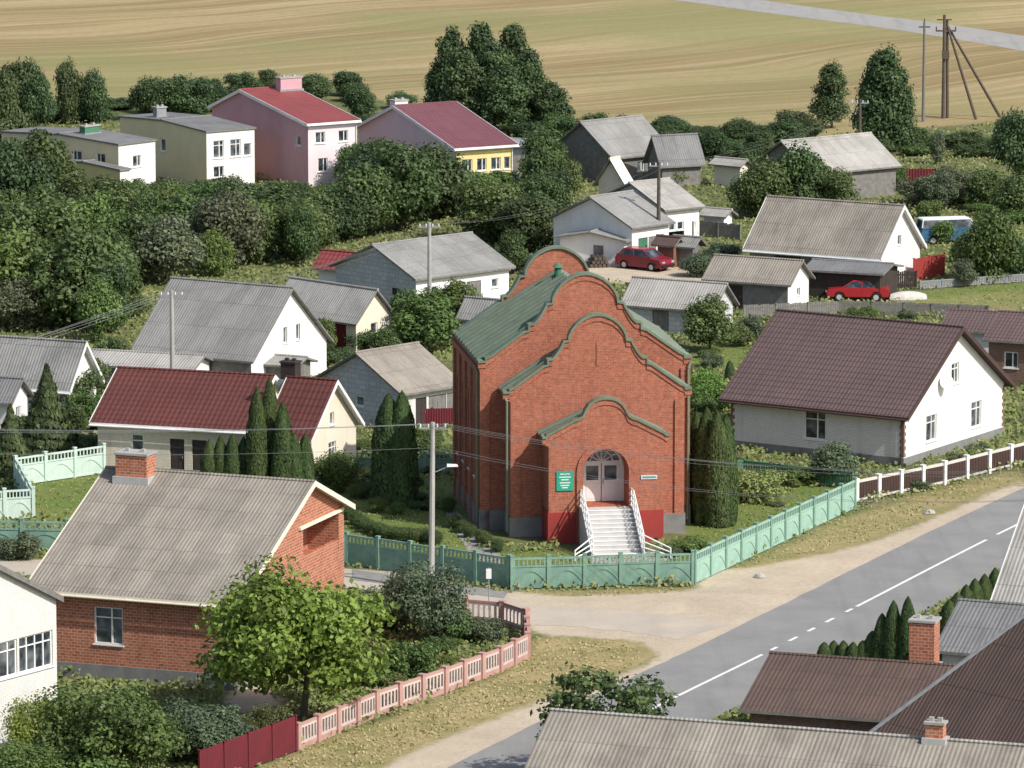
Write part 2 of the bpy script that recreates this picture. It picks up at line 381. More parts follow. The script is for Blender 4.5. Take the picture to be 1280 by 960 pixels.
# ------------------------------------------------------------- church
PROF = [(1,0),(.925,0),(.925,.035),(.88,.06),(.57,.335),(.52,.35),(.52,.42),(.475,.425),(.44,.47),(.40,.54),(.365,.62),(.355,.655),(.30,.665),(.295,.73),(.265,.81),(.22,.88),(.165,.935),(.10,.975),(.05,.995),(0,1)]
PROF1 = [(1,0),(.94,0),(.92,.05),(.50,.42),(.42,.46),(.355,.53),(.33,.60),(.30,.72),(.25,.84),(.18,.93),(.10,.98),(.05,.995),(0,1)]
def gout(hw, ze, za, wall_hw=None, base=0.0, prof=PROF):
    right = [(x*hw, ze+z*(za-ze)) for x, z in prof]
    left = [(-x, z) for x, z in right[:-1]][::-1]
    w = wall_hw or hw
    return right+left, [(-hw, ze-.28), (-w, ze-.5), (-w, base), (w, base), (w, ze-.5), (hw, ze-.28)]
def church():
    p = at(757, 678); yaw = math.radians(8.0)
    R = root('church', 'red brick church with stepped curved gables and green roof', 'church', p.x, p.y, 0, yaw)
    xd = (math.cos(yaw), math.sin(yaw)); o = p+Vector((xd[0]*-6.4, xd[1]*-6.4))
    FOOT.append((o.x, o.y, xd[0], xd[1], 11.6, 17)); FOOT.append((p.x-2*xd[0], p.y-4.5, xd[0], xd[1], 4, 5))
    mb = MB()
    YB = 14.6; DX = -.42
    def coping(line, y0, y1, dx):
        cop = MB()
        n = len(line); ring = []
        for i in range(n):
            a = Vector(line[max(0, i-1)]); b = Vector(line[min(n-1, i+1)]); t = (b-a).normalized(); u = Vector((t.y, -t.x))
            if u.y < 0: u = -u
            q = Vector(line[i]); lo = q-u*.03; hi = q+u*.09
            ring.append([(lo.x+dx, y0-.12, lo.y), (hi.x+dx, y0-.12, hi.y), (hi.x+dx, y1+.08, hi.y), (lo.x+dx, y1+.08, lo.y)])
        for i in range(n-1):
            cop.add(ring[i]+ring[i+1], [(0,1,5,4),(1,2,6,5),(2,3,7,6),(3,0,4,7)])
        cop.add(ring[0], [(0,1,2,3)]); cop.add(ring[-1], [(0,1,2,3)])
        cop.obj('coping', [COPING], R)
    spec = [(3.35, 5.6, 7.6, 3.0, 0.0, .4, 0, PROF1), (5.0, 7.65, 11.65, 4.6, 2.2, 2.6, -.1, PROF), (5.7, 8.95, 13.5, 5.6, 4.4, 4.85, DX, PROF), (5.7, 8.95, 13.5, 5.6, YB, YB+.4, DX, PROF)]
    ow = 1.2; zb = 1.9; zs = 3.75
    arch = [(-ow, zb), (ow, zb), (ow, zs)]+[(ow*math.cos(t*math.pi/12), zs+ow*math.sin(t*math.pi/12)) for t in range(1, 12)]+[(-ow, zs)]
    for i, (hw, ze, za, wh, y0, y1, dx, pr) in enumerate(spec):
        top, bot = gout(hw, ze, za, wh, prof=pr)
        fm = lambda a, z, q=0: (a+dx, q, z)
        mb.prism(top+bot, fm, y0, y1, 0, holes=[arch] if i == 0 else ())
        coping(top, y0, y1, dx)
        if i < 3:
            n = len(top)
            for k in range(n-1):
                (xa, za_), (xb, zb_) = top[k], top[k+1]; xa += dx; xb += dx
                mb.add([(xa,y0-.05,za_-.04),(xb,y0-.05,zb_-.04),(xb,y0-.05,zb_-.32),(xa,y0-.05,za_-.32),(xb,y0,zb_-.32),(xa,y0,za_-.32)], [(0,1,2,3),(3,2,4,5)])
    fm = lambda a, z, q=0: (a, q, z)
    for i in range(len(arch)):
        a, b = arch[i], arch[(i+1) % len(arch)]
        mb.add([(a[0], .4, a[1]), (b[0], .4, b[1]), (b[0], 1.65, b[1]), (a[0], 1.65, a[1])], [(0,1,2,3)])
    for (x, ya, yb, z, dx) in ((3.0, .4, 2.2, 5.4, 0), (4.6, 2.6, 4.4, 7.4, -.1)):
        for sgn in (-1, 1): mb.add([(sgn*x+dx,ya,0),(sgn*x+dx,yb,0),(sgn*x+dx,yb,z),(sgn*x+dx,ya,z)], [(0,1,2,3)])
    wins = []
    for yy in (6.4, 8.7, 11.0, 13.3): wins.append((yy, 4.7, .85, 4.4))
    for sgn in (-1, 1):
        holes = []; X = sgn*5.6+DX
        for (yy, zc, w, hh) in wins:
            hp = [(yy-w/2, zc-hh/2), (yy+w/2, zc-hh/2), (yy+w/2, zc+hh/2-.3), (yy+w*.3, zc+hh/2-.08), (yy, zc+hh/2), (yy-w*.3, zc+hh/2-.08), (yy-w/2, zc+hh/2-.3)]
            holes.append(hp)
            for i in range(len(hp)):
                a, b = hp[i], hp[(i+1) % len(hp)]
                mb.add([(X,a[0],a[1]),(X,b[0],b[1]),(X-sgn*.25,b[0],b[1]),(X-sgn*.25,a[0],a[1])], [(0,1,2,3)])
        mb.sheet([(4.85,0),(YB,0),(YB,8.9),(4.85,8.9)], holes, lambda a, z: (X, a, z))
        for yy in (5.25, 7.55, 9.85, 12.15, 14.3): mb.box(min(X-sgn*.01, X+sgn*.12), yy-.28, .0, max(X-sgn*.01, X+sgn*.12), yy+.28, 8.3)
        mb.box(min(X+sgn*.005, X+sgn*.14), 4.86, 8.3, max(X+sgn*.005, X+sgn*.14), YB-.01, 8.62)
    mb.box(-.17, 2.16, 9.0, -.01, 2.199, 10.2)
    for (x, y, z, dx) in ((4.6, 2.2, 7.1, -.1), (5.6, 4.4, 8.4, DX)):
        for s_ in (-1, 1):
            xa, xb = sorted((s_*x, s_*(x-.5))); mb.box(xa-.005+dx, y-.1, .0, xb+.005+dx, y-.002, z)
    mb.obj('wall', [RED_BRICK], R)
    g = MB()
    r2 = ow+.34
    o1 = [(-r2, zb), (-ow-.01, zb), (-ow-.01, zs)]+[((ow+.01)*math.cos(math.pi-t*math.pi/14), zs+(ow+.01)*math.sin(math.pi-t*math.pi/14)) for t in range(1, 14)]+[(ow+.01, zs), (ow+.01, zb), (r2, zb), (r2, zs)]+[(r2*math.cos(t*math.pi/14), zs+r2*math.sin(t*math.pi/14)) for t in range(1, 14)]+[(-r2, zs)]
    g.prism(o1, fm, -.09, -.003); g.obj('arch', [RED_BRICK], R)
    DY = 1.5
    dw = 1.0; fmd = lambda a, z, q=0: (a, DY+q, z)
    g = MB()
    g.mbox(fmd, -1.2, -dw+.05, zb, zs+1.3, -.02, .1, 0); g.mbox(fmd, dw-.05, 1.2, zb, zs+1.3, -.02, .1, 0)
    g.mbox(fmd, -dw+.05, dw-.05, zb+2.05, zb+2.17, -.05, .1, 0)
    for k in range(2):
        x0 = -dw+.06 if k == 0 else .02; x1 = -.02 if k == 0 else dw-.06
        g.mbox(fmd, x0, x1, zb+.02, zb+2.05, 0, .06, 0)
        g.mbox(fmd, x0+.14, x1-.14, zb+1.15, zb+1.9, -.02, -.003, 1)
        g.mbox(fmd, x0+.14, x1-.14, zb+.15, zb+.95, -.02, -.003, 0)
    g.mbox(fmd, -.95, .95, zb+2.17, zs+1.3, .02, .06, 1)
    for t in range(1, 6):
        an = t*math.pi/6
        g.cyl((0, DY, zs+.25), (1.1*math.cos(an), DY, zs+.25+1.1*math.sin(an)), .04, n=5, mi=0)
    for t in range(12):
        a0, a1 = t*math.pi/12, (t+1)*math.pi/12
        g.cyl((.6*math.cos(a0), DY, zs+.25+.6*math.sin(a0)), (.6*math.cos(a1), DY, zs+.25+.6*math.sin(a1)), .035, n=5, mi=0)
        g.cyl((1.12*math.cos(a0), DY-.02, zs+1.12*math.sin(a0)), (1.12*math.cos(a1), DY-.02, zs+1.12*math.sin(a1)), .08, n=5, mi=0)
    D = g.obj('door', [WHITE, GLASS], R)
    g = MB(); g.cyl((.09, DY-.07, zb+.95), (.09, DY-.07, zb+1.25), .02, n=6); g.obj('handle', [GREYMET], D)
    for sgn in (-1, 1):
        for (yy, zc, w, hh) in wins:
            fs_ = lambda a, z, q=0: (sgn*(5.6-q)+DX, a, z)
            window(R, fs_, yy, zc, w-.01, hh-.02, dep=.2, mull=1)
    g = MB()
    def gr(hw, ze, zr, y0, y1, dx, ov=.1, sp0=.5, step=.95):
        for s_ in (-1, 1):
            xe = s_*(hw+ov)+dx
            g.add([(xe, y0, ze), (xe, y1, ze), (dx, y1, zr), (dx, y0, zr), (xe, y0, ze-.14), (xe, y1, ze-.14), (dx, y1, zr-.12), (dx, y0, zr-.12)], [(0,1,2,3),(4,5,6,7),(0,1,5,4),(1,2,6,5),(0,3,7,4)])
            y = y0+sp0
            while y < y1-.1:
                a = Vector((xe, y, ze)); b = Vector((dx, y, zr))
                g.add([a+Vector((0,-.14,0)), a+Vector((0,.14,0)), b+Vector((0,.14,0)), b+Vector((0,-.14,0)),
                       a+Vector((0,-.07,.17)), a+Vector((0,.07,.17)), b+Vector((0,.07,.17)), b+Vector((0,-.07,.17))], [(4,5,6,7),(0,3,7,4),(1,2,6,5),(0,1,5,4)], 1)
                y += step
    gr(3.2, 5.5, 7.05, .42, 2.18, 0); gr(4.85, 7.55, 10.7, 2.62, 4.38, -.1); gr(5.55, 8.9, 12.35, 4.87, YB-.02, DX)
    g.obj('roof', [GREEN_ROOF, RIB], R)
    g = MB(); g.cyl((DX-.2, 12.8, 12.2), (DX-.2, 12.8, 12.7), .2, n=10); g.cyl((DX-.2, 12.8, 12.7), (DX-.2, 12.8, 12.9), .32, .1, n=10); g.obj('vent_cap', [GREEN_PAINT], R)
    g = MB()
    g.box(-5.65+DX, 4.3, 0, 5.65+DX, YB+.45, 1.05); g.box(-4.77, 2.06, 0, 4.57, 4.28, 1.04)
    g.obj('plinth', [PLINTH], R)
    for xa, xb in ((-3.05, -1.55), (1.45, 3.05)):
        g = MB(); g.box(xa, -.05, 0, xb, 2.04, 1.65); g.obj('porch_base', [REDP], R)
    g = MB(); n = 11; rise = 1.9/n; run = .3; sw = 1.25
    g.box(-sw, -.9, 0, sw, -.06, 1.88)
    g.box(-1.15, -.06, 1.7, 1.15, DY-.02, 1.89)
    for i in range(1, n): g.box(-sw, -.9-run*i, 0, sw, -.9-run*(i-1)-.001, 1.9-rise*i)
    for i in range(0, n): g.box(-sw-.01, -.92-run*i, 1.9-rise*i-.05, sw+.01, -.9-run*i+.001, 1.9-rise*i+.003, 1)
    for x in (-sw-.16, sw+.01):
        g.prism([(-.06, 0), (-.06, 2.0), (-.9, 2.0), (-.9-run*n, .25), (-.9-run*n, 0)], lambda a, z, q: (x+q, a, z), 0, .15)
    g.obj('stairs', [TILE_STEP, WHITE], R)
    for x in (-sw-.08, sw+.08):
        g = MB(); ye = -.9-run*n
        for k in range(8):
            y = -.1+(ye+.1)*k/7; z = 1.95 if y > -.9 else 1.95-(-.9-y)/(run*n)*1.7
            g.cyl((x, y, z), (x, y, z+.9), .035, n=6)
        for dz in (.9, .55, .25):
            g.cyl((x, -.1, 1.95+dz), (x, -.9, 1.95+dz), .04, n=6); g.cyl((x, -.9, 1.95+dz), (x, ye, .25+dz), .04, n=6)
            g.cyl((x, ye, .25+dz), (x+(1.3 if x > 0 else -1.0), ye-.5, .0+dz*.6), .04, n=6)
        xe = x+(1.3 if x > 0 else -1.0)
        g.cyl((xe, ye-.5, 0), (xe, ye-.5, .56), .04, n=6)
        g.obj('railing', [WHITE], R)
    for (x, y, z) in ((3.12, 2.12, 5.3), (-4.9, 2.15, 7.2), (5.05, 4.2, 8.4), (-6.14, 4.6, 8.4)):
        g = MB(); g.cyl((x, y, z), (x, y, .3), .06, n=8); g.cyl((x, y, z), (x+(.15 if x > 0 else -.15), y+.1, z+.35), .07, n=8); g.obj('downspout', [COPING], R)
    g = MB(); g.box(-2.6, -.06, 2.8, -1.72, -.02, 3.85, 0)
    for k, (w, z) in enumerate(((.5, 3.66), (.62, 3.5), (.4, 3.36), (.55, 3.2), (.46, 3.06), (.3, 2.94))): g.box(-2.16-w/2, -.066, z, -2.16+w/2, -.0605, z+.05, 1)
    g.obj('signboard', [plain('sign_green', (.03, .33, .22), (.03, .3, .2)), WHITE], R)
    g = MB(); g.box(1.85, -.05, 3.3, 2.7, -.02, 3.52, 0); g.box(1.92, -.056, 3.36, 2.63, -.0505, 3.45, 1)
    g.obj('nameplate', [plain('plate_white', (.6, .66, .66)), plain('plate_green', (.1, .3, .25))], R)
church()

# ------------------------------------------------------------- houses
nh, nL, nW, nz = house('brown_roof_house', 'white brick house with brown metal tile roof', (914,494), (1130,516), 1255, 3.1, 411, wall=WHITE_BRICK, gable=WHITE_WALL, roof=BROWN_TILE, oh=.5, trim=FBROWN,
      wins=[('f',.49,1.85,1.4,1.6,1),('r',.27,1.75,1.25,1.5,1),('r',.72,1.75,1.25,1.5,1),('r',.5,4.5,.9,1.2,1)], plinth=.5, quoin=BROWN_BRICK, cap=BROWN_TILE)
g = MB(); g.cyl((nL+.05, nW*.36, 4.2), (nL+.35, nW*.36, 4.25), .03, n=6); g.cyl((nL+.3, nW*.36, 4.25), (nL+.42, nW*.36-.1, 4.3), .38, .42, n=16); g.obj('satellite_dish', [WHITE], nh)
house('red_roof_house', 'cream brick house wing with dark red metal roof', (122,526), (306,536), None, 2.9, 472, W=8, wall=CREAM_BRICK, gable=CREAM_WALL, roof=RED_TILE, trim=WHITE, oh=.35,
      wins=[('f',.27,1.6,.75,1.35,0)], doors=[('f',.54,.85,2.1,DARKW),('f',.69,.85,2.1,DARKW)], plinth=.4)
house('red_roof_house', 'cream gabled house with dark red metal roof', (336,543), (385,547), 445, 3.0, 478, wall=CREAM_BRICK, gable=CREAM_WALL, roof=RED_TILE, trim=WHITE, oh=.35,
      wins=[('r',.5,1.7,.9,1.2,1),('r',.5,3.6,.5,.7,0)], chim=[(-.12,.55,.9,.7,1.15,DARKW)], plinth=.4)
bh, bL, bW, bz = house('brick_house', 'orange brick house with grey slate roof and balcony recess', (44,734), (292,753), 430, 4.1, 605, rf=.66, bv=632, wall=ORANGE_BRICK, roof=SLATE_TAN, oh=.4, trim=CREAM_WALL,
      wins=[('f',.37,2.55,1.45,1.75,1)], doors=[], chim=[(.14,.62,1.6,1.1,1.25,ORANGE_BRICK)], plinth=.7, opens=[('r',.62,.95,4.1,6.0,1.6)])
house('white_brick_house', 'two storey white brick house with glazed loggia', (-330,760), (-120,795), 70, 6.3, 700, rf=.5, wall=WHITE_BRICK, gable=WHITE_BRICK, roof=SLATE_TAN, oh=.22, trim=GREYW,
      wins=[('r',.86,4.15,2.2,1.6,3),('r',.62,4.15,2.2,1.6,3),('r',.8,1.3,1.6,1.3,1)], plinth=.4)
house('slate_roof_house', 'long house with weathered grey slate roof', (655,1000), (1340,1056), None, 4.0, 944, W=9.5, wall=WHITE_BRICK, roof=SLATE_TAN, cap=SLATE_LIGHT, oh=.5,
      chim=[(.70,.5,.7,.5,.75,ORANGE_BRICK)], plinth=.4)
house('brown_annex', 'low building with weathered brown corrugated roof', (938,886), (1160,902), None, 3.0, 836, W=9, wall=BROWN_BRICK, roof=RUST_ROOF, oh=.4, chim=[(.80,.62,1.1,1.0,2.1,ORANGE_BRICK)], cat='house')
house('brown_hip_house', 'house with large brown corrugated hip roof', (1106,918), (1290,960), None, 3.4, 785, W=8.5, hip=True, wall=WHITE_BRICK, roof=RUST_ROOF, cap=GREYMET, oh=.5)
house('grey_roof_house', 'house with grey slate lean roof behind brick chimney', (1178,812), (1250,818), None, 3.4, 760, W=7, wall=WHITE_BRICK, roof=SLATE_DARK)
house('steep_roof_house', 'house with steep pale slate roof', (1240,782), (1420,800), None, 3.6, 648, W=10, wall=WHITE_BRICK, roof=SLATE_LIGHT, oh=.4, trim=WHITE)
house('grey_barn', 'whitewashed barn with grey slate roof', (172,435), (314,448), 408, 2.1, 362, roof=SLATE, wall=GREYW, gable=WHITE_WALL, wins=[('r',.45,3.0,.45,1.0,0),('r',.62,3.0,.45,1.0,0)], doors=[('r',.25,.9,1.5,GREYW)], cat='barn')
house('cream_barn', 'cream barn with slate roof and maroon door', (345,385), (445,400), 490, 2.2, 364, roof=SLATE_LIGHT, wall=CREAM_WALL, gable=CREAM_WALL, doors=[('f',.75,1.9,1.9,MAROON)], wins=[('r',.5,1.5,.6,.7,0)], cat='barn')
house('slate_house', 'white house with grey slate roof', (-60,472), (84,482), 120, 2.6, 430, roof=SLATE, wall=WHITE_WALL, wins=[('r',.5,1.6,.7,.9,1)], trim=WHITE)
house('low_shed', 'low whitewashed shed with flat slate roof', (105,455), (238,462), 262, 1.7, None, rise=.5, roof=SLATE_LIGHT, wall=WHITE_WALL, doors=[('f',.3,1.0,1.5,GREYW),('f',.62,.9,1.5,DARKW)], cat='shed')
house('garden_house', 'small white house with dark roof', (-80,494), (12,500), 34, 2.4, 476, roof=SLATE_DARK, wall=WHITE_WALL, wins=[('r',.5,1.4,.7,.9,1)])
house('white_shed', 'long whitewashed shed with corrugated slate roof', (420,332), (520,348), 636, 2.6, 308, 'y', roof=SLATE, wall=WHITE_WALL, gable=BLOCK,
      wins=[('f',.2,1.6,.6,.6,0),('f',.42,1.6,.6,.6,0),('f',.85,1.6,.6,.6,0)], doors=[('f',.62,1.3,1.9,GREYW),('l',.25,.9,1.7,DARKW)], cat='shed')
house('white_barn', 'whitewashed barn with grey slate roof beside others', (692,272), (790,284), 836, 2.8, 248, 'y', roof=SLATE, wall=WHITE_WALL, gable=WHITE_WALL,
      wins=[('f',.8,1.7,.6,.6,0)], doors=[('f',.3,1.0,1.9,GREEN_PAINT),('f',.55,.8,1.9,GREYW)], cat='barn')
house('white_barn', 'whitewashed barn with pale slate roof in row', (750,249), (832,262), 874, 3.0, 230, 'y', roof=SLATE_LIGHT, wall=WHITE_WALL, gable=BLOCK,
      wins=[('f',.2,1.7,.6,.6,0),('f',.45,1.7,.6,.6,0)], doors=[('f',.7,.9,1.9,GREYW),('f',.9,.7,1.9,DARKW)], cat='barn')
house('lean_shed', 'low white shed with slate roof and green door', (700,297), (780,302), 812, 1.8, None, 'y', rise=.45, roof=SLATE, wall=WHITE_WALL, doors=[('f',.45,1.2,1.5,GREEN_PAINT),('l',.4,.8,1.4,GREYW)], cat='shed')
house('block_house', 'grey block outbuilding with tan slate roof', (397,474), (502,491), 571, 2.3, 443, 'y', roof=SLATE_TAN, wall=WHITE_BRICK, gable=BLOCK,
      wins=[('l',.5,1.4,.7,.6,0)], doors=[('f',.35,.9,1.8,DARKW),('f',.65,1.5,1.8,GREYW),('f',.88,.7,1.8,GREYW)], cat='outbuilding')
house('red_roof_shed', 'small white shed with red metal roof', (398,332), (432,335), 452, 1.9, 318, roof=RED_ROOF, wall=WHITE_WALL, cat='shed')
house('small_shed', 'small whitewashed shed with grey roof', (578,394), (622,398), 640, 1.7, 378, 'x', roof=SLATE, wall=WHITE_WALL, doors=[('f',.5,.8,1.5,GREYW)], cat='shed')
house('pink_house', 'tall pink house with red metal roof', (265,134), (385,156), 446, 5.0, 114, 'y', rf=.68, roof=RED_ROOF, wall=PALEPINK, gable=PINK_WALL, trim=WHITE, oh=.25,
      wins=[('f',.25,3.9,.9,.9,1),('f',.72,3.9,.9,.9,1),('f',.3,1.7,.9,1.1,1),('f',.72,1.7,.9,1.1,1),('l',.1,3.6,.7,.8,0)], chim=[(.85,.62,2.0,.8,1.1,PINK_WALL)])
house('flat_roof_house', 'pale yellow building with low grey roof', (150,147), (258,166), 318, 4.4, None, 'y', rise=.3, oh=.12, roof=SLATE_DARK, wall=WHITE_WALL, gable=PALE_YEL, chim=[(.3,.7,.9,.6,.9,GREYMET)],
      wins=[('f',.25,3.0,1.0,1.4,1),('f',.6,3.0,1.0,1.4,1),('f',.25,1.2,1.0,.9,1),('f',.85,2.8,.7,1.0,0),('l',.5,2.8,.8,1.0,0)], cat='building')
house('yellow_annex', 'white and yellow flat roofed building', (2,166), (148,182), 194, 4.4, None, 'y', rise=.3, oh=.12, roof=SLATE_DARK, wall=WHITE_WALL, gable=PALE_YEL, chim=[(.5,.4,1.6,.6,.7,GREEN_PAINT)],
      wins=[('l',.15,3.2,1.0,.9,1),('l',.35,3.2,1.0,.9,1),('l',.6,3.2,1.0,.9,1),('f',.5,3.0,.9,.9,1),('f',.5,1.2,.9,.9,1)], cat='building')
house('yellow_wing', 'low yellow wing with flat roof', (60,202), (150,214), 162, 2.8, None, 'y', rise=.25, oh=.12, roof=SLATE_DARK, wall=WHITE_WALL, gable=YELLOW_WALL, wins=[('l',.3,1.7,.9,1.0,1),('l',.7,1.7,.9,1.0,1)], cat='building')
house('maroon_roof_building', 'yellow building with long maroon metal roof', (448,160), (570,186), 641, 3.2, 134, 'y', rf=.6, roof=MAROON_ROOF, wall=YELLOW_WALL, gable=PALEPINK, trim=WHITE,
      wins=[('f',.2,1.8,.9,1.0,1),('f',.45,1.8,.9,1.0,1),('f',.7,1.8,.9,1.0,1),('f',.9,1.8,.6,1.0,0)], chim=[(.3,.75,1.2,.9,1.1,WHITE_WALL)], cat='building')
house('grey_gable_house', 'house with grey corrugated gable roof', (692,186), (766,196), 836, 2.2, 154, 'y', roof=SLATE, wall=GREYW, wins=[('f',.5,1.2,.8,.8,1)])
house('grey_lean_house', 'grey roofed shed beside a house', (810,198), (828,203), 876, 2.0, 172, 'y', roof=SLATE_DARK, wall=GREYW, cat='shed')
house('cottage', 'cottage with pale weathered slate roof', (945,205), (1015,216), 1120, 2.4, 178, 'y', roof=SLATE_LIGHT, wall=GREYW, wins=[('l',.5,1.5,.8,.8,1)])
house('slate_barn', 'long barn with slate roof and white gable wall', (937,308), (1098,320), 1150, 2.3, 259, roof=SLATE_TAN, wall=GREYW, gable=WHITE_WALL, trim=WHITE, wins=[('r',.5,3.0,.6,.7,0)], doors=[('f',.3,2.0,1.8,DARKW),('f',.75,2.0,1.8,DARKW)], cat='barn')
house('plank_shed', 'dark plank lean shed beside barn', (1010,338), (1100,343), 1122, 1.9, None, rise=.35, roof=SLATE_DARK, wall=DARKW, cat='shed')
house('tan_shed', 'white shed with tan slate roof', (885,347), (985,354), 1011, 2.0, 328, roof=SLATE_TAN, wall=GREYW, gable=WHITE_WALL, doors=[('f',.3,1.6,1.6,DARKW)], wins=[('r',.5,1.2,.5,.5,0)], cat='shed')
house('pale_shed', 'shed with pale slate roof', (783,378), (890,386), 916, 1.9, 357, roof=SLATE_LIGHT, wall=BLOCK, doors=[('f',.4,1.2,1.6,GREYW)], cat='shed')
house('brown_brick_house', 'brown brick house with brown roof', (1236,424), (1330,430), None, 2.8, 398, W=6, roof=BROWN_TILE, wall=BROWN_BRICK, wins=[('f',.3,1.6,.9,1.0,1)])
house('maroon_shed', 'low shed with greyish maroon roof', (1180,412), (1262,416), None, 2.0, 394, W=5, roof=BROWN_TILE, wall=WHITE_WALL, cat='shed')
house('garden_cabin', 'small white gabled garden house', (748,226), (782,229), 788, 2.0, 200, 'y', roof=CREAM_WALL, wall=CREAM_WALL, cat='shed')
house('flat_garage', 'flat roofed pale blue garage', (632,182), (690,184), 700, 1.9, None, rise=.3, roof=GREYMET, wall=plain('pale_blue', (.4,.5,.52)), cat='garage')
house('tin_garage', 'small cream garage with slate roof', (893,204), (925,207), 935, 1.8, None, rise=.3, roof=SLATE_LIGHT, wall=CREAM_WALL, cat='garage')
house('wooden_shed', 'small weathered wooden shed in garden', (842,305), (866,307), 876, 1.6, None, rise=.4, roof=SLATE, wall=GREYW, cat='shed')
house('wooden_shed', 'small rusty brown shed between barns', (822,303), (842,305), 850, 1.7, None, rise=.3, roof=RUST_ROOF, wall=plain('rusty_metal', (.25,.12,.08),(.16,.09,.06)), cat='shed')
house('wooden_shed', 'low grey shed beside white barn', (330,455), (368,458), 388, 1.5, None, rise=.3, roof=SLATE, wall=GREYW, cat='shed')
house('wooden_shed', 'low slate roofed shed among gardens', (880,268), (905,270), 915, 1.6, None, rise=.3, roof=SLATE_LIGHT, wall=WHITE_WALL, cat='shed')
fmr = lambda a, z, q=0: (bL-q, a, z)
g = MB(); g.mbox(fmr, bW*.58, bW*.98, 6.02, 6.17, -.12, .05); g.obj('lintel', [CREAM_WALL], bh)

# ------------------------------------------------------------- foliage
def leafmesh(name, P, Nn, size, tint, zs=1.0, rng=None, nj=.55, mat_=None, extra=None):
    n = len(P); r = rng
    Nn = Nn+r.normal(0, nj, (n, 3)); Nn /= np.linalg.norm(Nn, axis=1)[:, None]+1e-9
    A = np.cross(Nn, r.normal(0, 1, (n, 3))); A /= np.linalg.norm(A, axis=1)[:, None]+1e-9
    B = np.cross(Nn, A)
    s = (size*r.uniform(.6, 1.35, n))[:, None]
    A = A*s; B = B*s*.62
    A[:, 2] *= zs; B[:, 2] *= zs
    V = np.stack([P-A, P+B, P+A, P-B], 1).reshape(-1, 3)
    me = bpy.data.meshes.new(name)
    me.vertices.add(4*n); me.vertices.foreach_set('co', V.ravel())
    me.loops.add(4*n); me.loops.foreach_set('vertex_index', np.arange(4*n, dtype=np.int32))
    me.polygons.add(n); me.polygons.foreach_set('loop_start', np.arange(0, 4*n, 4, dtype=np.int32)); me.polygons.foreach_set('loop_total', np.full(n, 4, dtype=np.int32))
    me.update(calc_edges=True)
    at_ = me.attributes.new('tint', 'FLOAT', 'FACE'); at_.data.foreach_set('value', np.clip(tint, 0, 1).astype(np.float32))
    if extra is not None:
        at_ = me.attributes.new('dryness', 'FLOAT', 'FACE'); at_.data.foreach_set('value', np.clip(extra, 0, 1).astype(np.float32))
    me.materials.append(mat_ or LEAF); return me
def crown(seed, n, size, K=30, H=1.7, lo=.18, fill=.25, rxy=.78, cr=(.15, .34), taper=0.0, lopk=.10):
    r = np.random.default_rng(seed)
    mid = (H+lo*H)/2; hz = (H-lo*H)/2
    lop = r.normal(0, lopk, 2)
    P = []; NN = []; T = []
    for k in range(K):
        d = r.normal(0, 1, 3); d /= np.linalg.norm(d); rad = r.uniform(.25, 1.15)**.6
        zz = mid+d[2]*hz*.82*rad
        tp = 1-taper*max(0, (zz/H-.25))/.75
        c = np.array([(d[0]*rxy*rad+lop[0])*tp, (d[1]*rxy*rad+lop[1])*tp, zz])
        R = r.uniform(*cr)*(1-.35*taper*zz/H); m = int(n/K*(R/.25)**2)+20
        q = r.normal(0, 1, (m, 3)); q /= np.linalg.norm(q, axis=1)[:, None]
        rr = np.where(r.random(m) < fill, r.uniform(.2, .9, m), r.uniform(.65, 1.4, m))
        P.append(c+q*rr[:, None]*R*np.array([1.1, 1.1, .85])); NN.append(q+np.array([0, 0, .45]))
        T.append(.45+r.normal(0, .13)+r.normal(0, .15, m))
    P = np.concatenate(P); P[:, 2] = np.maximum(P[:, 2], .01)
    return leafmesh('crown', P, np.concatenate(NN), size, np.concatenate(T), rng=r)
def column(seed, n, size, H=5, conic=.0):
    r = np.random.default_rng(seed)
    z = r.random(n)**(1.0 if conic < .5 else 1.5); th = r.uniform(0, 2*math.pi, n)
    prof = (1-z**3.2)**.7*np.minimum(1, .85+z*.8) if conic < .5 else (1-z)*1.0+.02
    lump = 1+.05*np.sin(th*3+z*9+seed)+.04*np.sin(th*5-z*23)+r.normal(0, .03, n)
    if conic > .5: lump *= .72+.3*np.abs(np.sin(z*30+th))
    rr = prof*lump*np.where(r.random(n) < .25, r.uniform(.6, .95, n), 1)
    P = np.stack([rr*np.cos(th), rr*np.sin(th), .02*H+z*H*.98], 1)
    NN = np.stack([np.cos(th), np.sin(th), np.full(n, .3)], 1)
    return leafmesh('crown', P, NN, size, .45+.10*np.sin(th*4+z*8)+r.normal(0, .13, n), zs=1.7, rng=r, nj=.35)
def trunk(seed, H, r0, lo):
    rr = random.Random(seed); mb = MB(); pts = [Vector((0, 0, -.05))]
    for k in range(1, 5): pts.append(Vector((rr.uniform(-.05, .05)*k, rr.uniform(-.05, .05)*k, H*.8*k/4)))
    for k in range(4): mb.cyl(pts[k], pts[k+1], r0*(1-k*.22), r0*(1-(k+1)*.22), 7)
    for k in range(9):
        b = pts[1].lerp(pts[3], rr.random()); a = rr.uniform(0, 6.28); e = b+Vector((math.cos(a)*.42, math.sin(a)*.42, .32*rr.uniform(.5, 1.2)))
        mb.cyl(b, e, r0*.4, r0*.1, 5)
    return mb.mesh('trunk', [BARK])
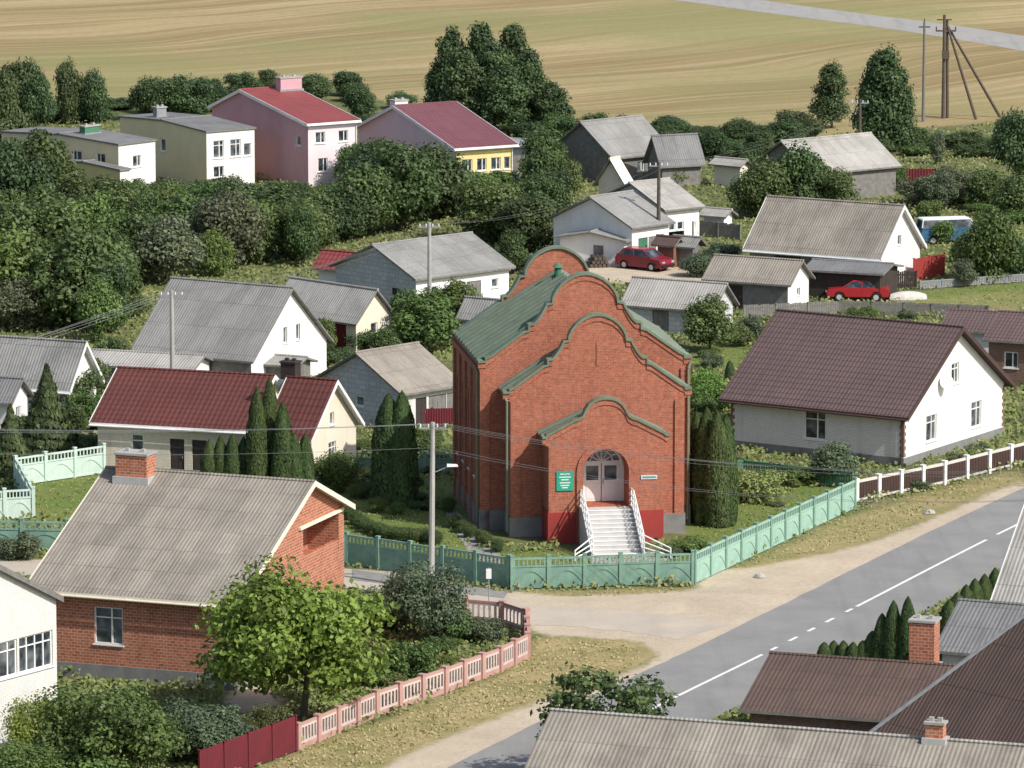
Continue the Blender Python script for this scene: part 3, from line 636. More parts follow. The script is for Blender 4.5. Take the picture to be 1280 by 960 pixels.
CR = {
 'walnut': [(crown(17, 23000, .036, 58, cr=(.12,.30), rxy=.92, lo=.2, taper=.25, lopk=.05), trunk(7, 1.7, .045, 0))],
 'big': [(crown(11, 26000, .034, 80, cr=(.13,.29), rxy=.82, lo=.12), trunk(1, 1.7, .045, 0)), (crown(12, 26000, .034, 80, cr=(.13,.29), rxy=.82, lo=.12), trunk(2, 1.7, .045, 0))],
 'tree': [(crown(20+i, 10000, .048, 42+i*2, H=1.7, lo=.08, rxy=(.7, .8, .76, .62, .8, .7)[i], taper=(.5, 0, .25, .6, .1, .35)[i], cr=(.18, .36)), trunk(3+i, 1.7, .05, 0)) for i in range(6)],
 'tall': [(crown(40+i, 13000, .055, 74, H=3.2, lo=.02, rxy=.68, cr=(.22, .38), taper=.55), trunk(13+i, 3.2, .06, 0)) for i in range(3)],
 'sparse': [(crown(50, 7000, .045, 60, fill=.4, cr=(.08, .22), rxy=.95), trunk(23, 1.7, .035, 0))],
 'thuja': [(column(60+i, 10000, .065), trunk(30+i, 3, .1, 0)) for i in range(2)],
 'spruce': [(column(70, 6000, .07, H=3.0, conic=1), trunk(33, 2.5, .06, 0))],
}
BUSH = [crown(80+i, 5600, .054, 26, H=1.3, lo=.0, cr=(.18, .38)) for i in range(4)]
BALL = crown(90, 9000, .04, 60, H=1.6, lo=.12, rxy=.55, cr=(.3, .36), fill=.05)
HH = {'walnut': 1.78, 'big': 1.78, 'tree': 1.78, 'tall': 3.3, 'sparse': 1.75, 'thuja': 5, 'spruce': 3.0}
G1 = (.115, .172, .05); G2 = (.092, .140, .048); G3 = (.074, .114, .046); GD = (.055, .083, .042); GB = (.225, .285, .055); GG = (.125, .155, .088); GO = (.14, .165, .06)
def capped(u, v, h):
    s = (v+610)/53
    if v < 345:
        lim = None
        if 118 < u < 440 and v > 200: lim = 228 if u > 300 else 222
        elif 440 <= u < 560 and v > 185: lim = 152+(0 if u < 520 else 20)
        elif 560 <= u < 650 and v > 190: lim = 212
        if lim: return max(.7, min(h, (v-lim)/s))
    return h
def tree(u, v, h, r, kind='tree', col=G2, label=None, xy=None, group=None):
    if kind == 'tree' and v > 180: h = capped(u, v, h)
    p = Vector(xy) if xy else at(u, v)
    nm = {'thuja': 'thuja_tree', 'spruce': 'spruce_tree'}.get(kind, 'leafy_tree')
    lb = label or {'thuja': 'narrow dark green thuja column in a garden', 'spruce': 'dark conical spruce beside a house', 'tall': 'tall dark green tree at the field edge'}.get(kind, 'green leafy garden tree among village houses')
    e = root(nm, lb, 'tree', p.x, p.y, 0, random.uniform(0, 6.28), group)
    e.scale = (r, r, h/HH[kind])
    cm, tm = random.choice(CR[kind])
    k = random.uniform(.8, 1.2) if kind == 'tree' else random.uniform(.9, 1.1)
    mkobj('trunk', tm, e); c = mkobj('crown', cm, e); c.color = (col[0]*k*random.uniform(.88, 1.15), col[1]*k, col[2]*k, 1)
def bush(u, v, h, r, col=G2, label='rounded green garden bush', xy=None, ball=False, group=None):
    if 180 < v < 345: h = capped(u, v, h)
    p = Vector(xy) if xy else at(u, v)
    o = mkobj('bush', BALL if ball else random.choice(BUSH), None, (p.x, p.y, 0)); o.rotation_euler = (0, 0, random.uniform(0, 6.28))
    o.scale = (r, r, h/(1.6 if ball else 1.35)); k = random.uniform(.8, 1.2); o.color = (col[0]*k*random.uniform(.9, 1.12), col[1]*k, col[2]*k, 1)
    tag(o, label, 'bush', group)
# foreground
tree(378, 902, 7.2, 4.2, 'walnut', GB, 'bright green walnut tree beside the brick house')
tree(518, 806, 4.1, 2.2, 'big', GG, 'grey green shrubby tree inside the picket fence')
bush(515, 852, 2.0, 1.3, G1); bush(478, 790, 2.2, 1.4, GG); bush(560, 800, 1.8, 1.3, G2); bush(610, 800, 1.2, 1.2, GG); bush(470, 858, 1.4, 1.1, G1)
tree(150, 990, 5.0, 3.1, 'big', G1, 'leafy garden tree beside the white house'); tree(262, 955, 2.9, 2.1, 'big', GG, 'grey green garden tree by the maroon fence')
tree(62, 965, 3.4, 1.9, 'big', GB, 'yellow green bush tree by white house'); tree(20, 1010, 3.0, 2.0, 'big', G1, 'leafy bush tree below white house')
bush(320, 925, 1.4, 1.3, GG); bush(200, 945, 1.8, 1.6, G1); bush(110, 1000, 2.6, 2, G1)
tree(762, 985, 5.4, 3.2, 'sparse', G2, 'dark sparse fruit tree near the slate roof'); tree(730, 985, 4.0, 2.3, 'sparse', G2, 'dark sparse fruit tree near the slate roof')
bush(30, 700, 1.6, 1.2, GG)
# thujas
TG = 'thujas in the gardens'; TC = (.078, .122, .042)
for (u, v, t) in ((262,622,548),(276,622,543),(291,623,541),(305,621,545),(322,624,482),(338,620,470),(354,625,500),(368,625,540),(382,623,540)):
    h = (v-t)/23.2; tree(u, v, h, .50 if h < 4 else .62, 'thuja', TC, 'narrow thuja column beside the cream house', group=TG)
for (u, v, t, r) in ((486,629,490,.95),(503,630,487,.85),(870,650,512,.65),(883,655,507,.78),(896,658,512,.78),(907,657,516,.65),(912,478,450,.3),(886,488,452,.35),(860,470,452,.3)):
    tree(u, v, (v-t)/((v+610)/53), r, 'thuja', TC, 'dense thuja column beside the church', group=TG)
for i, (u, v, t) in enumerate(((1030,835,802),(1042,834,800),(1054,836,800),(1066,838,802),(1078,838,800),(1090,838,788),(1102,840,766),(1116,842,750),(1134,844,745),(1186,796,748),(1196,792,738),(1207,788,728),(1218,784,720),(1230,782,714),(1243,779,706))):
    tree(u, v, (v-t)/27, .48 if v-t > 45 else .36, 'thuja', TC, 'small thuja in a row along the road', group=TG)
for (u, v, r, h) in ((428,615,1.55,2.2),(495,643,.5,.7),(470,640,.6,.8),(560,640,.5,.8)): bush(u, v, h, r, G1, 'clipped round green bush on the lawn', ball=True)
bush(452, 622, .8, .8, G1, ball=True)
tree(60, 575, 5.4, 1.9, 'spruce', G3); tree(14, 600, 4.2, 1.5, 'spruce', G3)
# yard near brown roof house
bush(950, 626, 1.7, 1.7, (.32, .36, .13), 'flowering hydrangea bush with pale blooms'); bush(925, 612, 1.3, 1.2, (.30, .35, .13), 'flowering hydrangea bush with pale blooms')
tree(1042, 606, 2.4, 1.6, 'tree', GG); bush(1000, 606, .9, 1.2, G1); bush(985, 600, .8, 1, G2); bush(1140, 612, .7, .9, GG); bush(1225, 568, .8, .8, GG); bush(1200, 580, .7, .7, GG)
bush(858, 690, .8, 1.2, G1, 'low clipped hedge by the church'); bush(840, 695, .5, .6, GG)
for k in range(14): bush(436+k*8.5, 650+k*3.0+8*math.sin(k*.35), .75, .48, G2, 'low clipped hedge bush behind green fence', ball=True, group='clipped hedge bushes')
for k in range(6): bush(566+k*11, 660+k*6, .7, .45, G2, 'low clipped hedge bush beside the church', ball=True, group='clipped hedge bushes')
bush(890, 510, 1.8, 1.5, (.15, .26, .055)); bush(872, 520, 1.6, 1.0, G1); bush(880, 500, 2.0, 1.2, (.15, .26, .055))
tree(888, 440, 3.8, 2.1, 'tree', G2); tree(940, 428, 1.8, 1.2, 'tree', GG)
# field edge
FE = 'tall trees at the field edge'
for (u, v, h, r) in ((566,160,9.8,2.1),(600,162,10.0,2.3),(640,162,9.9,2.4),(618,168,9.0,2.6),(580,170,8.4,2.5),(662,166,8.0,2.3),(690,170,5.2,2.0),(545,160,6.5,1.6),(630,172,7.0,2.8)): tree(u, v, h, r, 'tall', G3, group=FE)
for (u, v, h, r) in ((1040,160,6.4,2.0),(1106,190,9.8,2.8),(1092,190,8.4,2.2),(1120,190,7.6,2.0)): tree(u, v, h, r, 'tall', G3, group=FE)
for (u, v, h, r) in ((22,160,6.8,2.2),(5,165,6.2,2.0),(92,155,5.6,1.5),(118,155,4.8,1.6),(50,162,5,1.8),(35,160,5.8,1.8),(215,150,4.4,2.4),(240,150,4.0,2.2),(185,150,3.8,1.9),(265,140,3.0,1.8),(300,125,2.6,1.6),(335,112,2.2,1.4)): tree(u, v, h, r, 'tree', G3, 'dark leafy tree behind the yellow building')
# manual mid trees
for (u, v, h, r, c) in ((60,285,7.6,3.6,G2),(15,295,7.0,3.2,G3),(110,300,5.0,2.6,G2),(45,350,5.8,3.8,G2),(20,405,7.2,3.8,G1),(85,412,6.6,3.7,G2),
    (210,355,4.8,2.9,GG),(160,350,4.8,2.9,G2),(255,275,4.6,3.2,G2),(310,282,4.4,3.0,G3),(355,295,4.6,3.1,G2),(400,302,4.4,2.8,G2),(500,288,6.6,3.8,G2),(455,295,5.6,3.2,G2),(545,275,5.8,3.4,G3),(580,268,5.2,3.1,G2),
    (615,302,4.6,3.1,G2),(660,314,4.6,3.1,G3),(475,205,3.6,1.8,G3),(512,205,4.4,2.2,G3),(415,230,3.0,1.0,GG),(560,250,3.5,2.5,G3),(630,235,1.6,1.6,G3),
    (710,240,3.0,1.7,G2),(765,217,2.4,1.8,G3),(740,212,2.4,1.8,G3),(850,230,2.3,1.8,G1),(535,440,4.2,2.7,G1),(560,420,3.6,2.0,G1),(505,420,3.2,1.9,G2),(450,440,1.8,1.4,G2),(480,445,1.8,1.3,G2),
    (1000,268,5.4,2.9,G2),(945,272,4.5,2.7,G2),(1040,272,3.8,2.2,G2),(1228,352,5.0,2.4,G1),(1205,358,2.0,1.2,GG),(1270,350,3.2,1.7,G2),(1270,230,6.0,2.4,G3),(1190,255,3.0,2.0,GG),(1232,262,3.6,2.2,G2),(1150,255,2.2,1.8,GG),(1268,275,3.4,2.2,G2),
    (110,505,3.2,1.8,G2),(140,480,3.0,1.3,G2),(60,500,2.0,1.5,G3),(90,530,3.4,2.0,G2),(120,540,2.4,1.6,G1),(200,470,1.4,1.4,G1),(30,560,2.2,1.6,G3),(905,335,1.8,1.5,GG),(870,345,1.6,1.4,GG),
    (1085,232,2,1.4,G3),(890,200,2.6,1.7,G3),(920,180,2.2,1.8,G3),(990,172,2.4,2.0,G3),(1010,175,2,1.8,G3),(640,342,3.2,1.6,G2),(1172,205,3.2,.9,GG),
    (25,228,5.6,2.7,G3),(75,238,4.6,2.4,G2),(150,305,5.4,2.9,G2),(200,305,5.0,2.7,G1),(280,335,5.4,2.8,GG),(340,262,4.4,2.3,G2),(230,262,4.2,2.4,G2),(120,345,5.8,3.0,G1),(385,272,4.2,2.3,G2),(430,268,4.4,2.4,G2),
    (175,270,4.4,2.6,G2),(240,320,5.2,2.9,G2),(320,325,5.0,2.8,G1),(370,325,4.4,2.5,G2),(60,325,5.6,3.0,G2),(140,400,5.0,2.8,G2),(425,300,4.8,2.7,G3),(480,258,5.0,2.9,G3),(290,262,4.2,2.5,G3)):
    tree(u, v, h, r, 'tree', c)
placed = []
def inpoly(x, y, P):
    c = False; j = len(P)-1
    for i in range(len(P)):
        if (P[i][1] > y) != (P[j][1] > y) and x < (P[j][0]-P[i][0])*(y-P[i][1])/(P[j][1]-P[i][1])+P[i][0]: c = not c
        j = i
    return c
def scatter(P, n, h0, h1, r0, r1, cols, treep=.4, mind=2.2, lb='leafy shrub in the overgrown gardens'):
    us = [p[0] for p in P]; vs = [p[1] for p in P]; k = 0; t = 0
    while k < n and t < n*30:
        t += 1; u = random.uniform(min(us), max(us)); v = random.uniform(min(vs), max(vs))
        if not inpoly(u, v, P): continue
        q = at(u, v)
        if blocked(q.x, q.y, 1.3) or any((q-w).length < mind for w in placed): continue
        placed.append(q); k += 1; h = random.uniform(h0, h1); r = random.uniform(r0, r1); c = random.choice(cols)
        if random.random() < treep: tree(u, v, h*1.35, r*.95, 'tree', c, 'leafy fruit tree in the overgrown gardens', group='garden trees')
        else: bush(u, v, h*.7, r, c, lb, group='garden shrubs')
scatter([(0,235),(150,240),(260,245),(450,245),(470,300),(400,345),(340,348),(230,348),(170,375),(140,430),(0,430)], 56, 2.2, 3.8, 1.5, 2.6, [G1, G2, G2, G2, G3, GG], .75, 3.6)
scatter([(430,235),(690,225),(700,300),(640,318),(600,285),(440,285)], 22, 2.2, 3.6, 1.5, 2.5, [G2, G3, G2, G1], .75, 3.3)
scatter([(640,195),(900,200),(1280,175),(1280,200),(1000,190),(700,180)], 36, 1.4, 2.4, 1.2, 2.2, [G3, G3, G2], .35, 2.8)
scatter([(700,168),(1000,168),(1010,185),(700,185)], 22, 1.2, 2.2, 1.5, 2.4, [G3, G3], .3, 2.6, 'dark shrub along the field edge')
scatter([(0,145),(260,125),(440,110),(540,150),(540,165),(250,140),(0,165)], 22, 1.4, 2.4, 1.5, 2.4, [G3, G3], .3, 2.6, 'dark shrub along the field edge')
scatter([(900,225),(1280,225),(1280,330),(1160,330),(1150,250),(900,250)], 16, 1.2, 2.2, .9, 1.7, [G1, G2, GG], .3, 2.6)
scatter([(640,325),(780,330),(920,395),(1200,400),(1240,440),(930,440),(870,470),(700,420)], 34, .6, 1.5, .6, 1.2, [G1, G2, GG, GO], .25, 2.0)
scatter([(0,500),(130,470),(400,440),(560,420),(600,400),(600,440),(520,440),(400,470),(120,560),(0,560)], 28, .8, 2.0, .7, 1.4, [G1, G2, G3], .4, 2.2)
scatter([(440,540),(570,535),(590,640),(520,640),(440,600)], 14, .6, 1.6, .5, 1.1, [G1, G2, G2], .3, 1.8)
scatter([(930,590),(1060,590),(1050,605),(960,640)], 8, .4, .8, .4, .8, [G1, GG, GO], 0, 1.5)
scatter([(440,770),(600,775),(640,800),(520,850),(430,880)], 12, .5, 1.2, .5, 1.0, [G1, G2, GG, GO], .1, 1.6)
scatter([(60,880),(320,900),(360,930),(260,960),(80,960)], 9, .7, 1.4, .7, 1.2, [G1, GG, GO], .2, 2.0)

# ------------------------------------------------------------- fences
def panel_green():
    mb = MB(); mb.box(.06, -.025, .05, 1.94, .025, 1.12)
    mb.box(.06, -.055, 1.12, 1.94, .055, 1.2); mb.box(.06, -.05, .05, 1.94, -.026, .13)
    for k in range(8):
        x = .1+k*.235; mb.box(x, -.035, 1.2, x+.07, .035, 1.5)
    mb.box(.06, -.05, 1.5, 1.94, .05, 1.6)
    for k in range(12):
        t0 = k/12; t1 = (k+1)/12
        z0 = .3+.6*math.sin(t0*math.pi); z1 = .3+.6*math.sin(t1*math.pi)
        mb.add([(.12+t0*1.76,-.055,z0),(.12+t1*1.76,-.055,z1),(.12+t1*1.76,-.055,z1+.09),(.12+t0*1.76,-.055,z0+.09),
                (.12+t0*1.76,-.026,z0),(.12+t1*1.76,-.026,z1),(.12+t1*1.76,-.026,z1+.09),(.12+t0*1.76,-.026,z0+.09)], [(0,1,2,3),(3,2,6,7),(0,1,5,4)])
    return mb
def panel_slats():
    mb = MB(); mb.box(.05, -.03, .1, 1.95, .03, .22, 0); mb.box(.05, -.04, 1.05, 1.95, .04, 1.2, 0)
    n = 13
    for k in range(n): x = .09+k*1.84/n; mb.box(x, -.02, .22, x+.10, .02, 1.05, 1)
    return mb
def panel_pink():
    mb = MB(); mb.box(.05, -.05, 0, 1.95, .05, .25, 0); mb.box(.05, -.045, 1.1, 1.95, .045, 1.22, 0)
    mb.box(.05, -.03, .25, .2, .03, 1.1, 1); mb.box(1.8, -.03, .25, 1.95, .03, 1.1, 1); mb.box(.2, -.03, .25, 1.8, .03, .36, 1); mb.box(.2, -.03, .98, 1.8, .03, 1.1, 1)
    for k in range(5): x = .32+k*.3; mb.box(x, -.03, .36, x+.12, .03, .98, 1)
    return mb
def panel_sheet():
    mb = MB()
    for k in range(20):
        x = k*.1; y = .02 if k % 2 else -.02
        mb.add([(x,y,.05),(x+.1,-y,.05),(x+.1,-y,1.6),(x,y,1.6)], [(0,1,2,3)])
    mb.box(0, .03, .3, 2, .06, .38); mb.box(0, .03, 1.3, 2, .06, 1.38); return mb
def panel_plank():
    mb = MB(); rr = random.Random(5)
    for k in range(14): mb.box(k*.143, -.015, .04, k*.143+.125, .015, 1.45+rr.uniform(-.06, .06))
    mb.box(0, .016, .3, 2, .06, .4); mb.box(0, .016, 1.1, 2, .06, 1.2); return mb
def fence(name, label, pts, pm, mats, postmats, hs=1.0, pw=.09, ph=1.68, cat='fence'):
    me = pm.mesh('panel', mats); po = MB(); po.box(-pw, -pw, 0, pw, pw, ph*hs); po.box(-pw-.02, -pw-.02, ph*hs, pw+.02, pw+.02, ph*hs+.06)
    pme = po.mesh('post', postmats)
    W = [at(*p) for p in pts]; R = root(name, label, cat, W[0].x, W[0].y)
    for a, b in zip(W[:-1], W[1:]):
        d = b-a; n = max(1, round(d.length/2.0)); yaw = math.atan2(d.y, d.x); l = d.length/n
        for i in range(n):
            q = a+d*(i/n)-W[0]; tl = random.uniform(-.015, .015)
            o = mkobj('panel', me, R, (q.x, q.y, 0)); o.rotation_euler = (tl, 0, yaw); o.scale = (l/2, 1, hs*random.uniform(.985, 1.01))
            o = mkobj('post', pme, R, (q.x, q.y, 0)); o.rotation_euler = (0, tl, yaw)
    q = W[-1]-W[0]; o = mkobj('post', pme, R, (q.x, q.y, 0)); o.rotation_euler = (0, 0, yaw)
fence('concrete_fence', 'green patterned concrete fence in front of the church', [(433,706),(636,736)], panel_green(), [FGREEN], [FGREEN])
fence('concrete_fence', 'green patterned concrete fence before the church stairs', [(640,737),(866,730)], panel_green(), [FGREEN], [FGREEN])
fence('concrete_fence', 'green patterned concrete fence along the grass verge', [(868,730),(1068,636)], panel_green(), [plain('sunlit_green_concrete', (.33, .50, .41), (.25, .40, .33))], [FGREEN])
fence('slatted_fence', 'white fence with dark brown slats along road', [(1070,629),(1180,606),(1290,578)], panel_slats(), [FWHITE, FBROWN], [WHITE], 1.05, .12, 1.25)
fence('concrete_fence', 'green concrete fence along the side street', [(-30,688),(85,690)], panel_green(), [FGREEN], [FGREEN])
fence('concrete_fence', 'green concrete fence hidden behind brick house', [(85,690),(433,706)], panel_green(), [FGREEN], [FGREEN])
fence('pale_fence', 'pale green concrete fence beside the lawn', [(-30,652),(42,648),(20,608),(130,592)], panel_green(), [FPALE], [FPALE])
fence('pale_fence', 'green concrete fence between two gardens', [(444,590),(575,592)], panel_green(), [FGREEN], [FGREEN], .7)
fence('picket_fence', 'pink and white concrete picket fence at the corner', [(372,938),(470,896),(556,866),(625,840),(660,822),(658,792),(628,782),(582,778)], panel_pink(), [FPINK, FROSE], [FPINK], .95, .13, 1.25)
fence('sheet_fence', 'maroon sheet metal fence', [(250,985),(370,940)], panel_sheet(), [MAROON], [MAROON], 1.0, .04, 1.6)
fence('metal_mesh_fence', 'dark green metal fence beside the white house', [(860,600),(930,596),(1065,612)], panel_slats(), [GREEN_PAINT, GREEN_PAINT], [GREEN_PAINT], .8, .04, 1.2)
fence('plank_fence', 'weathered grey plank fence', [(930,398),(1050,392),(1130,394),(1235,398)], panel_plank(), [GREYW], [GREYW], .6, .06, 1.4)
fence('plank_fence', 'dark plank fence behind a red car', [(1000,362),(1145,362)], panel_plank(), [DARKW], [DARKW], .9, .06, 1.4)
fence('sheet_fence', 'red sheet metal fence in the village', [(1142,352),(1180,345)], panel_sheet(), [REDP], [REDP], 1, .04, 1.6)
fence('sheet_fence', 'dark red sheet fence beside a cottage', [(1098,236),(1170,236)], panel_sheet(), [MAROON], [MAROON], 1, .04, 1.6)
fence('sheet_fence', 'maroon sheet metal fence beside sheds', [(508,535),(572,533)], panel_sheet(), [MAROON], [MAROON], .7, .04, 1.6)
fence('sheet_fence', 'maroon metal fence by cream barn', [(405,440),(445,434)], panel_sheet(), [MAROON], [MAROON], .9, .04, 1.6)
fence('plank_fence', 'grey plank fence between village sheds', [(870,295),(925,300)], panel_plank(), [GREYW], [GREYW], .8, .06, 1.4)
fence('plank_fence', 'grey plank garden fence behind barns', [(640,215),(690,212),(745,216)], panel_plank(), [GREYW], [GREYW], .9, .06, 1.4)
fence('wire_fence', 'low wire fence with thin posts', [(1150,362),(1205,358),(1290,352)], panel_slats(), [GREYMET, GREYMET], [GREYMET], .5, .03, 1.2)

# ------------------------------------------------------------- poles, wires
POLE = {}
def pole(key, u, v, h, lamp=False, lean=0, dark=False, label='grey concrete utility pole with crossarm'):
    p = at(u, v); R = root('utility_pole', label, 'pole', p.x, p.y)
    m = BARK if dark else CONC
    g = MB(); g.cyl((0, 0, 0), (lean, 0, h), .17, .11, 8); g.obj('post', [m], R)
    g = MB(); g.box(lean-.7, -.05, h-.35, lean+.7, .05, h-.25)
    for k in (-.62, -.22, .22, .62): g.cyl((lean+k, 0, h-.25), (lean+k, 0, h-.08), .04, n=6, mi=1)
    g.obj('crossarm', [GREYMET, WHITE], R)
    if lamp:
        g = MB(); g.cyl((0, 0, h-2.6), (.9, -.1, h-2.2), .035, n=6); g.add([(.8,-.2,h-2.22),(1.35,-.22,h-2.2),(1.35,-.02,h-2.2),(.8,0,h-2.22),(.8,-.18,h-2.08),(1.3,-.2,h-2.1),(1.3,-.04,h-2.1),(.8,-.02,h-2.08)],[(0,1,2,3),(4,5,6,7),(0,1,5,4),(1,2,6,5),(2,3,7,6),(3,0,4,7)],1)
        g.obj('street_lamp', [GREYMET, WHITE], R)
    POLE[key] = (p.x, p.y, h, lean)
pole('main', 539, 738, 8.5, True, .1, label='concrete utility pole with street lamp by the green fence')
pole('left', 216, 505, 6.9); pole('mid', 537, 410, 7.0); pole('shed', 823, 327, 7.2, dark=True, label='wooden utility pole between the sheds'); pole('far', 1074, 230, 6.8, dark=True, label='wooden utility pole beside a cottage')
q = at(-640, 700); POLE['w1'] = (q.x, q.y, 8.4, 0); q = at(1500, 780); POLE['e1'] = (q.x, q.y, 8.2, 0); q = at(-300, 640); POLE['w2'] = (q.x, q.y, 6.0, 0)
def wires(a, b, offs=(-.62, -.22, .22, .62), sag=.7, dz=0):
    A, B = POLE[a], POLE[b]
    for k in offs:
        pa = Vector((A[0]+A[3]+k, A[1], A[2]-.08+dz)); pb = Vector((B[0]+B[3]+k, B[1]+k*.8, B[2]-.08+dz-abs(k)*.6)); mb = MB(); pr = None
        for i in range(15):
            t = i/14; q = pa.lerp(pb, t)-Vector((0, 0, sag*4*t*(1-t)))
            if pr: mb.cyl(pr, q, .009, n=3, caps=False)
            pr = q
        o = mb.obj('overhead_wire', [WIRE]); tag(o, 'thin overhead electric wire strung between poles', 'wire', 'overhead wires')
wires('main', 'e1', sag=1.3); wires('main', 'e1', (-.3, .3), 1.6, -1.2); wires('main', 'w1', sag=.8); wires('main', 'w1', (0,), .9, -1.2); wires('left', 'w2', sag=.6); wires('left', 'mid', sag=.8); wires('mid', 'shed', (-.5, .5), 1.0); wires('shed', 'far', (-.5, .5), 1.0)
def fieldpole():
    p = at(1181, 148); R = root('power_pylon', 'dark wooden braced power pylon in the field', 'pylon', p.x, p.y)
    g = MB(); g.cyl((-.15, 0, 0), (-.15, 0, 9.2), .17, .12, 8); g.obj('post', [BARK], R)
    g = MB(); g.cyl((.25, .3, 0), (.1, .1, 8.8), .15, .11, 8); g.obj('post', [BARK], R)
    for (x, y) in ((2.7, -.8), (5.0, 1.0)):
        g = MB(); g.cyl((x, y, 0), (.1, .05, 8.3), .14, .1, 8); g.obj('brace', [BARK], R)
    g = MB(); g.box(-.9, -.08, 7.7, .9, .08, 7.85); g.box(-.8, -.08, 8.7, .5, .08, 8.82)
    for k in (-.85, 0, .85): g.cyl((k, 0, 7.85), (k, 0, 8.15), .06, n=6)
    g.obj('crossarm', [BARK], R)
    g = MB(); g.box(-.3, -.3, 5.3, .3, .3, 6.0); g.obj('switch_box', [BARK], R)
    p = at(1154, 152); R = root('utility_pole', 'single concrete power pole in the field', 'pole', p.x, p.y)
    g = MB(); g.cyl((0, 0, 0), (0, 0, 8.8), .15, .10, 8); g.obj('post', [plain('dark_concrete', (.2,.19,.17))], R)
    g = MB(); g.box(-.5, -.06, 8.3, .5, .06, 8.42); g.cyl((0, 0, 8.8), (0, 0, 9.1), .05, n=6); g.obj('crossarm', [BARK], R)
fieldpole()
p = at(611, 762); R = root('road_sign', 'white square road sign on a thin post', 'sign', p.x, p.y)
g = MB(); g.cyl((0, 0, 0), (0, 0, 2.1), .03, n=6); g.obj('post', [GREYMET], R)
g = MB(); g.box(-.13, -.05, 1.55, .13, -.032, 2.05, 0); g.obj('sign_plate', [WHITE], R)
# ------------------------------------------------------------- vehicles
def wheel(par, x, y, r=.31):
    W_ = mkobj('wheel', None, par, (x, y, r)); s = -1 if y < 0 else 1
    g = MB(); g.cyl((0, -.1, 0), (0, .1, 0), r, n=18); g.obj('tyre', [BLACK], W_)
    g = MB(); g.cyl((0, s*.101, 0), (0, s*.115, 0), r*.6, n=12); g.obj('rim', [CHROME], W_)
def car(name, label, cat, u, v, yaw, paint, prof, cab, Wd, roofmat=None, wb=(-1.25, 1.25), sill=.3):
    import bmesh
    p = at(u, v); R = root(name, label, cat, p.x, p.y, 0, math.radians(yaw))
    g = MB(); g.prism(prof, lambda a, z, q: (a, q, z), -Wd/2, Wd/2)
    me = g.mesh('body', [paint]); bm = bmesh.new(); bm.from_mesh(me); bmesh.ops.remove_doubles(bm, verts=bm.verts, dist=.001)
    bmesh.ops.bevel(bm, geom=[e for e in bm.edges if len(e.link_faces) == 2 and e.calc_face_angle(0) > .5], offset=.06, segments=2, affect='EDGES')
    bm.to_mesh(me); bm.free(); mkobj('body', me, R)
    x0, x1, x2, x3, zb, zt = cab; wi = Wd/2-.06; wt = Wd/2-.2
    g = MB(); g.add([(x0,-wi,zb),(x3,-wi,zb),(x3,wi,zb),(x0,wi,zb),(x1,-wt,zt),(x2,-wt,zt),(x2,wt,zt),(x1,wt,zt)], [(0,1,5,4),(1,2,6,5),(2,3,7,6),(3,0,4,7)], 0)
    g.obj('window', [GLASS], R)
    g = MB(); g.add([(x1-.06,-wt-.02,zt-.02),(x2+.06,-wt-.02,zt-.02),(x2+.06,wt+.02,zt-.02),(x1-.06,wt+.02,zt-.02),(x1+.05,-wt+.08,zt+.06),(x2-.05,-wt+.08,zt+.06),(x2-.05,wt-.08,zt+.06),(x1+.05,wt-.08,zt+.06)], [(0,1,5,4),(1,2,6,5),(2,3,7,6),(3,0,4,7),(4,5,6,7)], 0)
    for s in (-1, 1):
        for (xa, xb) in ((x0, x1), (x3, x2), ((x0+x3)/2, (x1+x2)/2)):
            g.cyl((xa, s*(wi+.005), zb), (xb, s*(wt+.005), zt), .04, n=5)
    g.obj('roof', [roofmat or paint], R)
    for x in wb:
        for s in (-1, 1): wheel(R, x, s*(Wd/2-.06))
    xf = max(a for a, _ in prof); xr = min(a for a, _ in prof)
    for s in (-1, 1):
        g = MB(); g.box(xf-.03, s*Wd*.33-.16, .58, xf+.015, s*Wd*.33+.16, .72); g.obj('headlight', [CHROME], R)
        g = MB(); g.box(xr-.015, s*Wd*.36-.12, .62, xr+.03, s*Wd*.36+.12, .78); g.obj('taillight', [REDP], R)
    for xa, xb in ((xf-.02, xf+.07), (xr-.07, xr+.02)):
        g = MB(); g.box(xa, -Wd*.45, .32, xb, Wd*.45, .45); g.obj('bumper', [BLACK], R)
def archprof(pts, wb, r=.37, z=.28):
    out = []
    for w in wb:
        out += [(w-r, z)]+[(w-r*math.cos(t*math.pi/6), z+r*math.sin(t*math.pi/6)) for t in range(1, 6)]+[(w+r, z)]
    return out+pts
CARRED = plain('red_car_paint', (.36, .025, .03), (.32, .02, .03), .5, rough=.25, spec=.6); CARMAR = plain('maroon_car_paint', (.25, .015, .03), (.2, .015, .03), .5, rough=.25, spec=.6)
sed = archprof([(2.1,.28),(2.15,.6),(2.0,.82),(.95,.95),(-1.35,.97),(-2.0,.93),(-2.15,.7),(-2.1,.28)], (-1.25, 1.25))
car('parked_car', 'bright red saloon car parked by plank fence', 'car', 1072, 375, 176, CARRED, sed, (-1.6, -.95, .35, 1.05, .93, 1.38), 1.65)
car('parked_car', 'maroon hatchback car parked beside sheds', 'car', 806, 336, -38, CARMAR, archprof([(2.0,.28),(2.05,.6),(1.9,.82),(1.0,.96),(-1.8,1.0),(-1.98,.75),(-1.95,.28)], (-1.2, 1.2)), (-1.85, -1.4, .3, 1.05, .94, 1.42), 1.68, wb=(-1.2, 1.2))
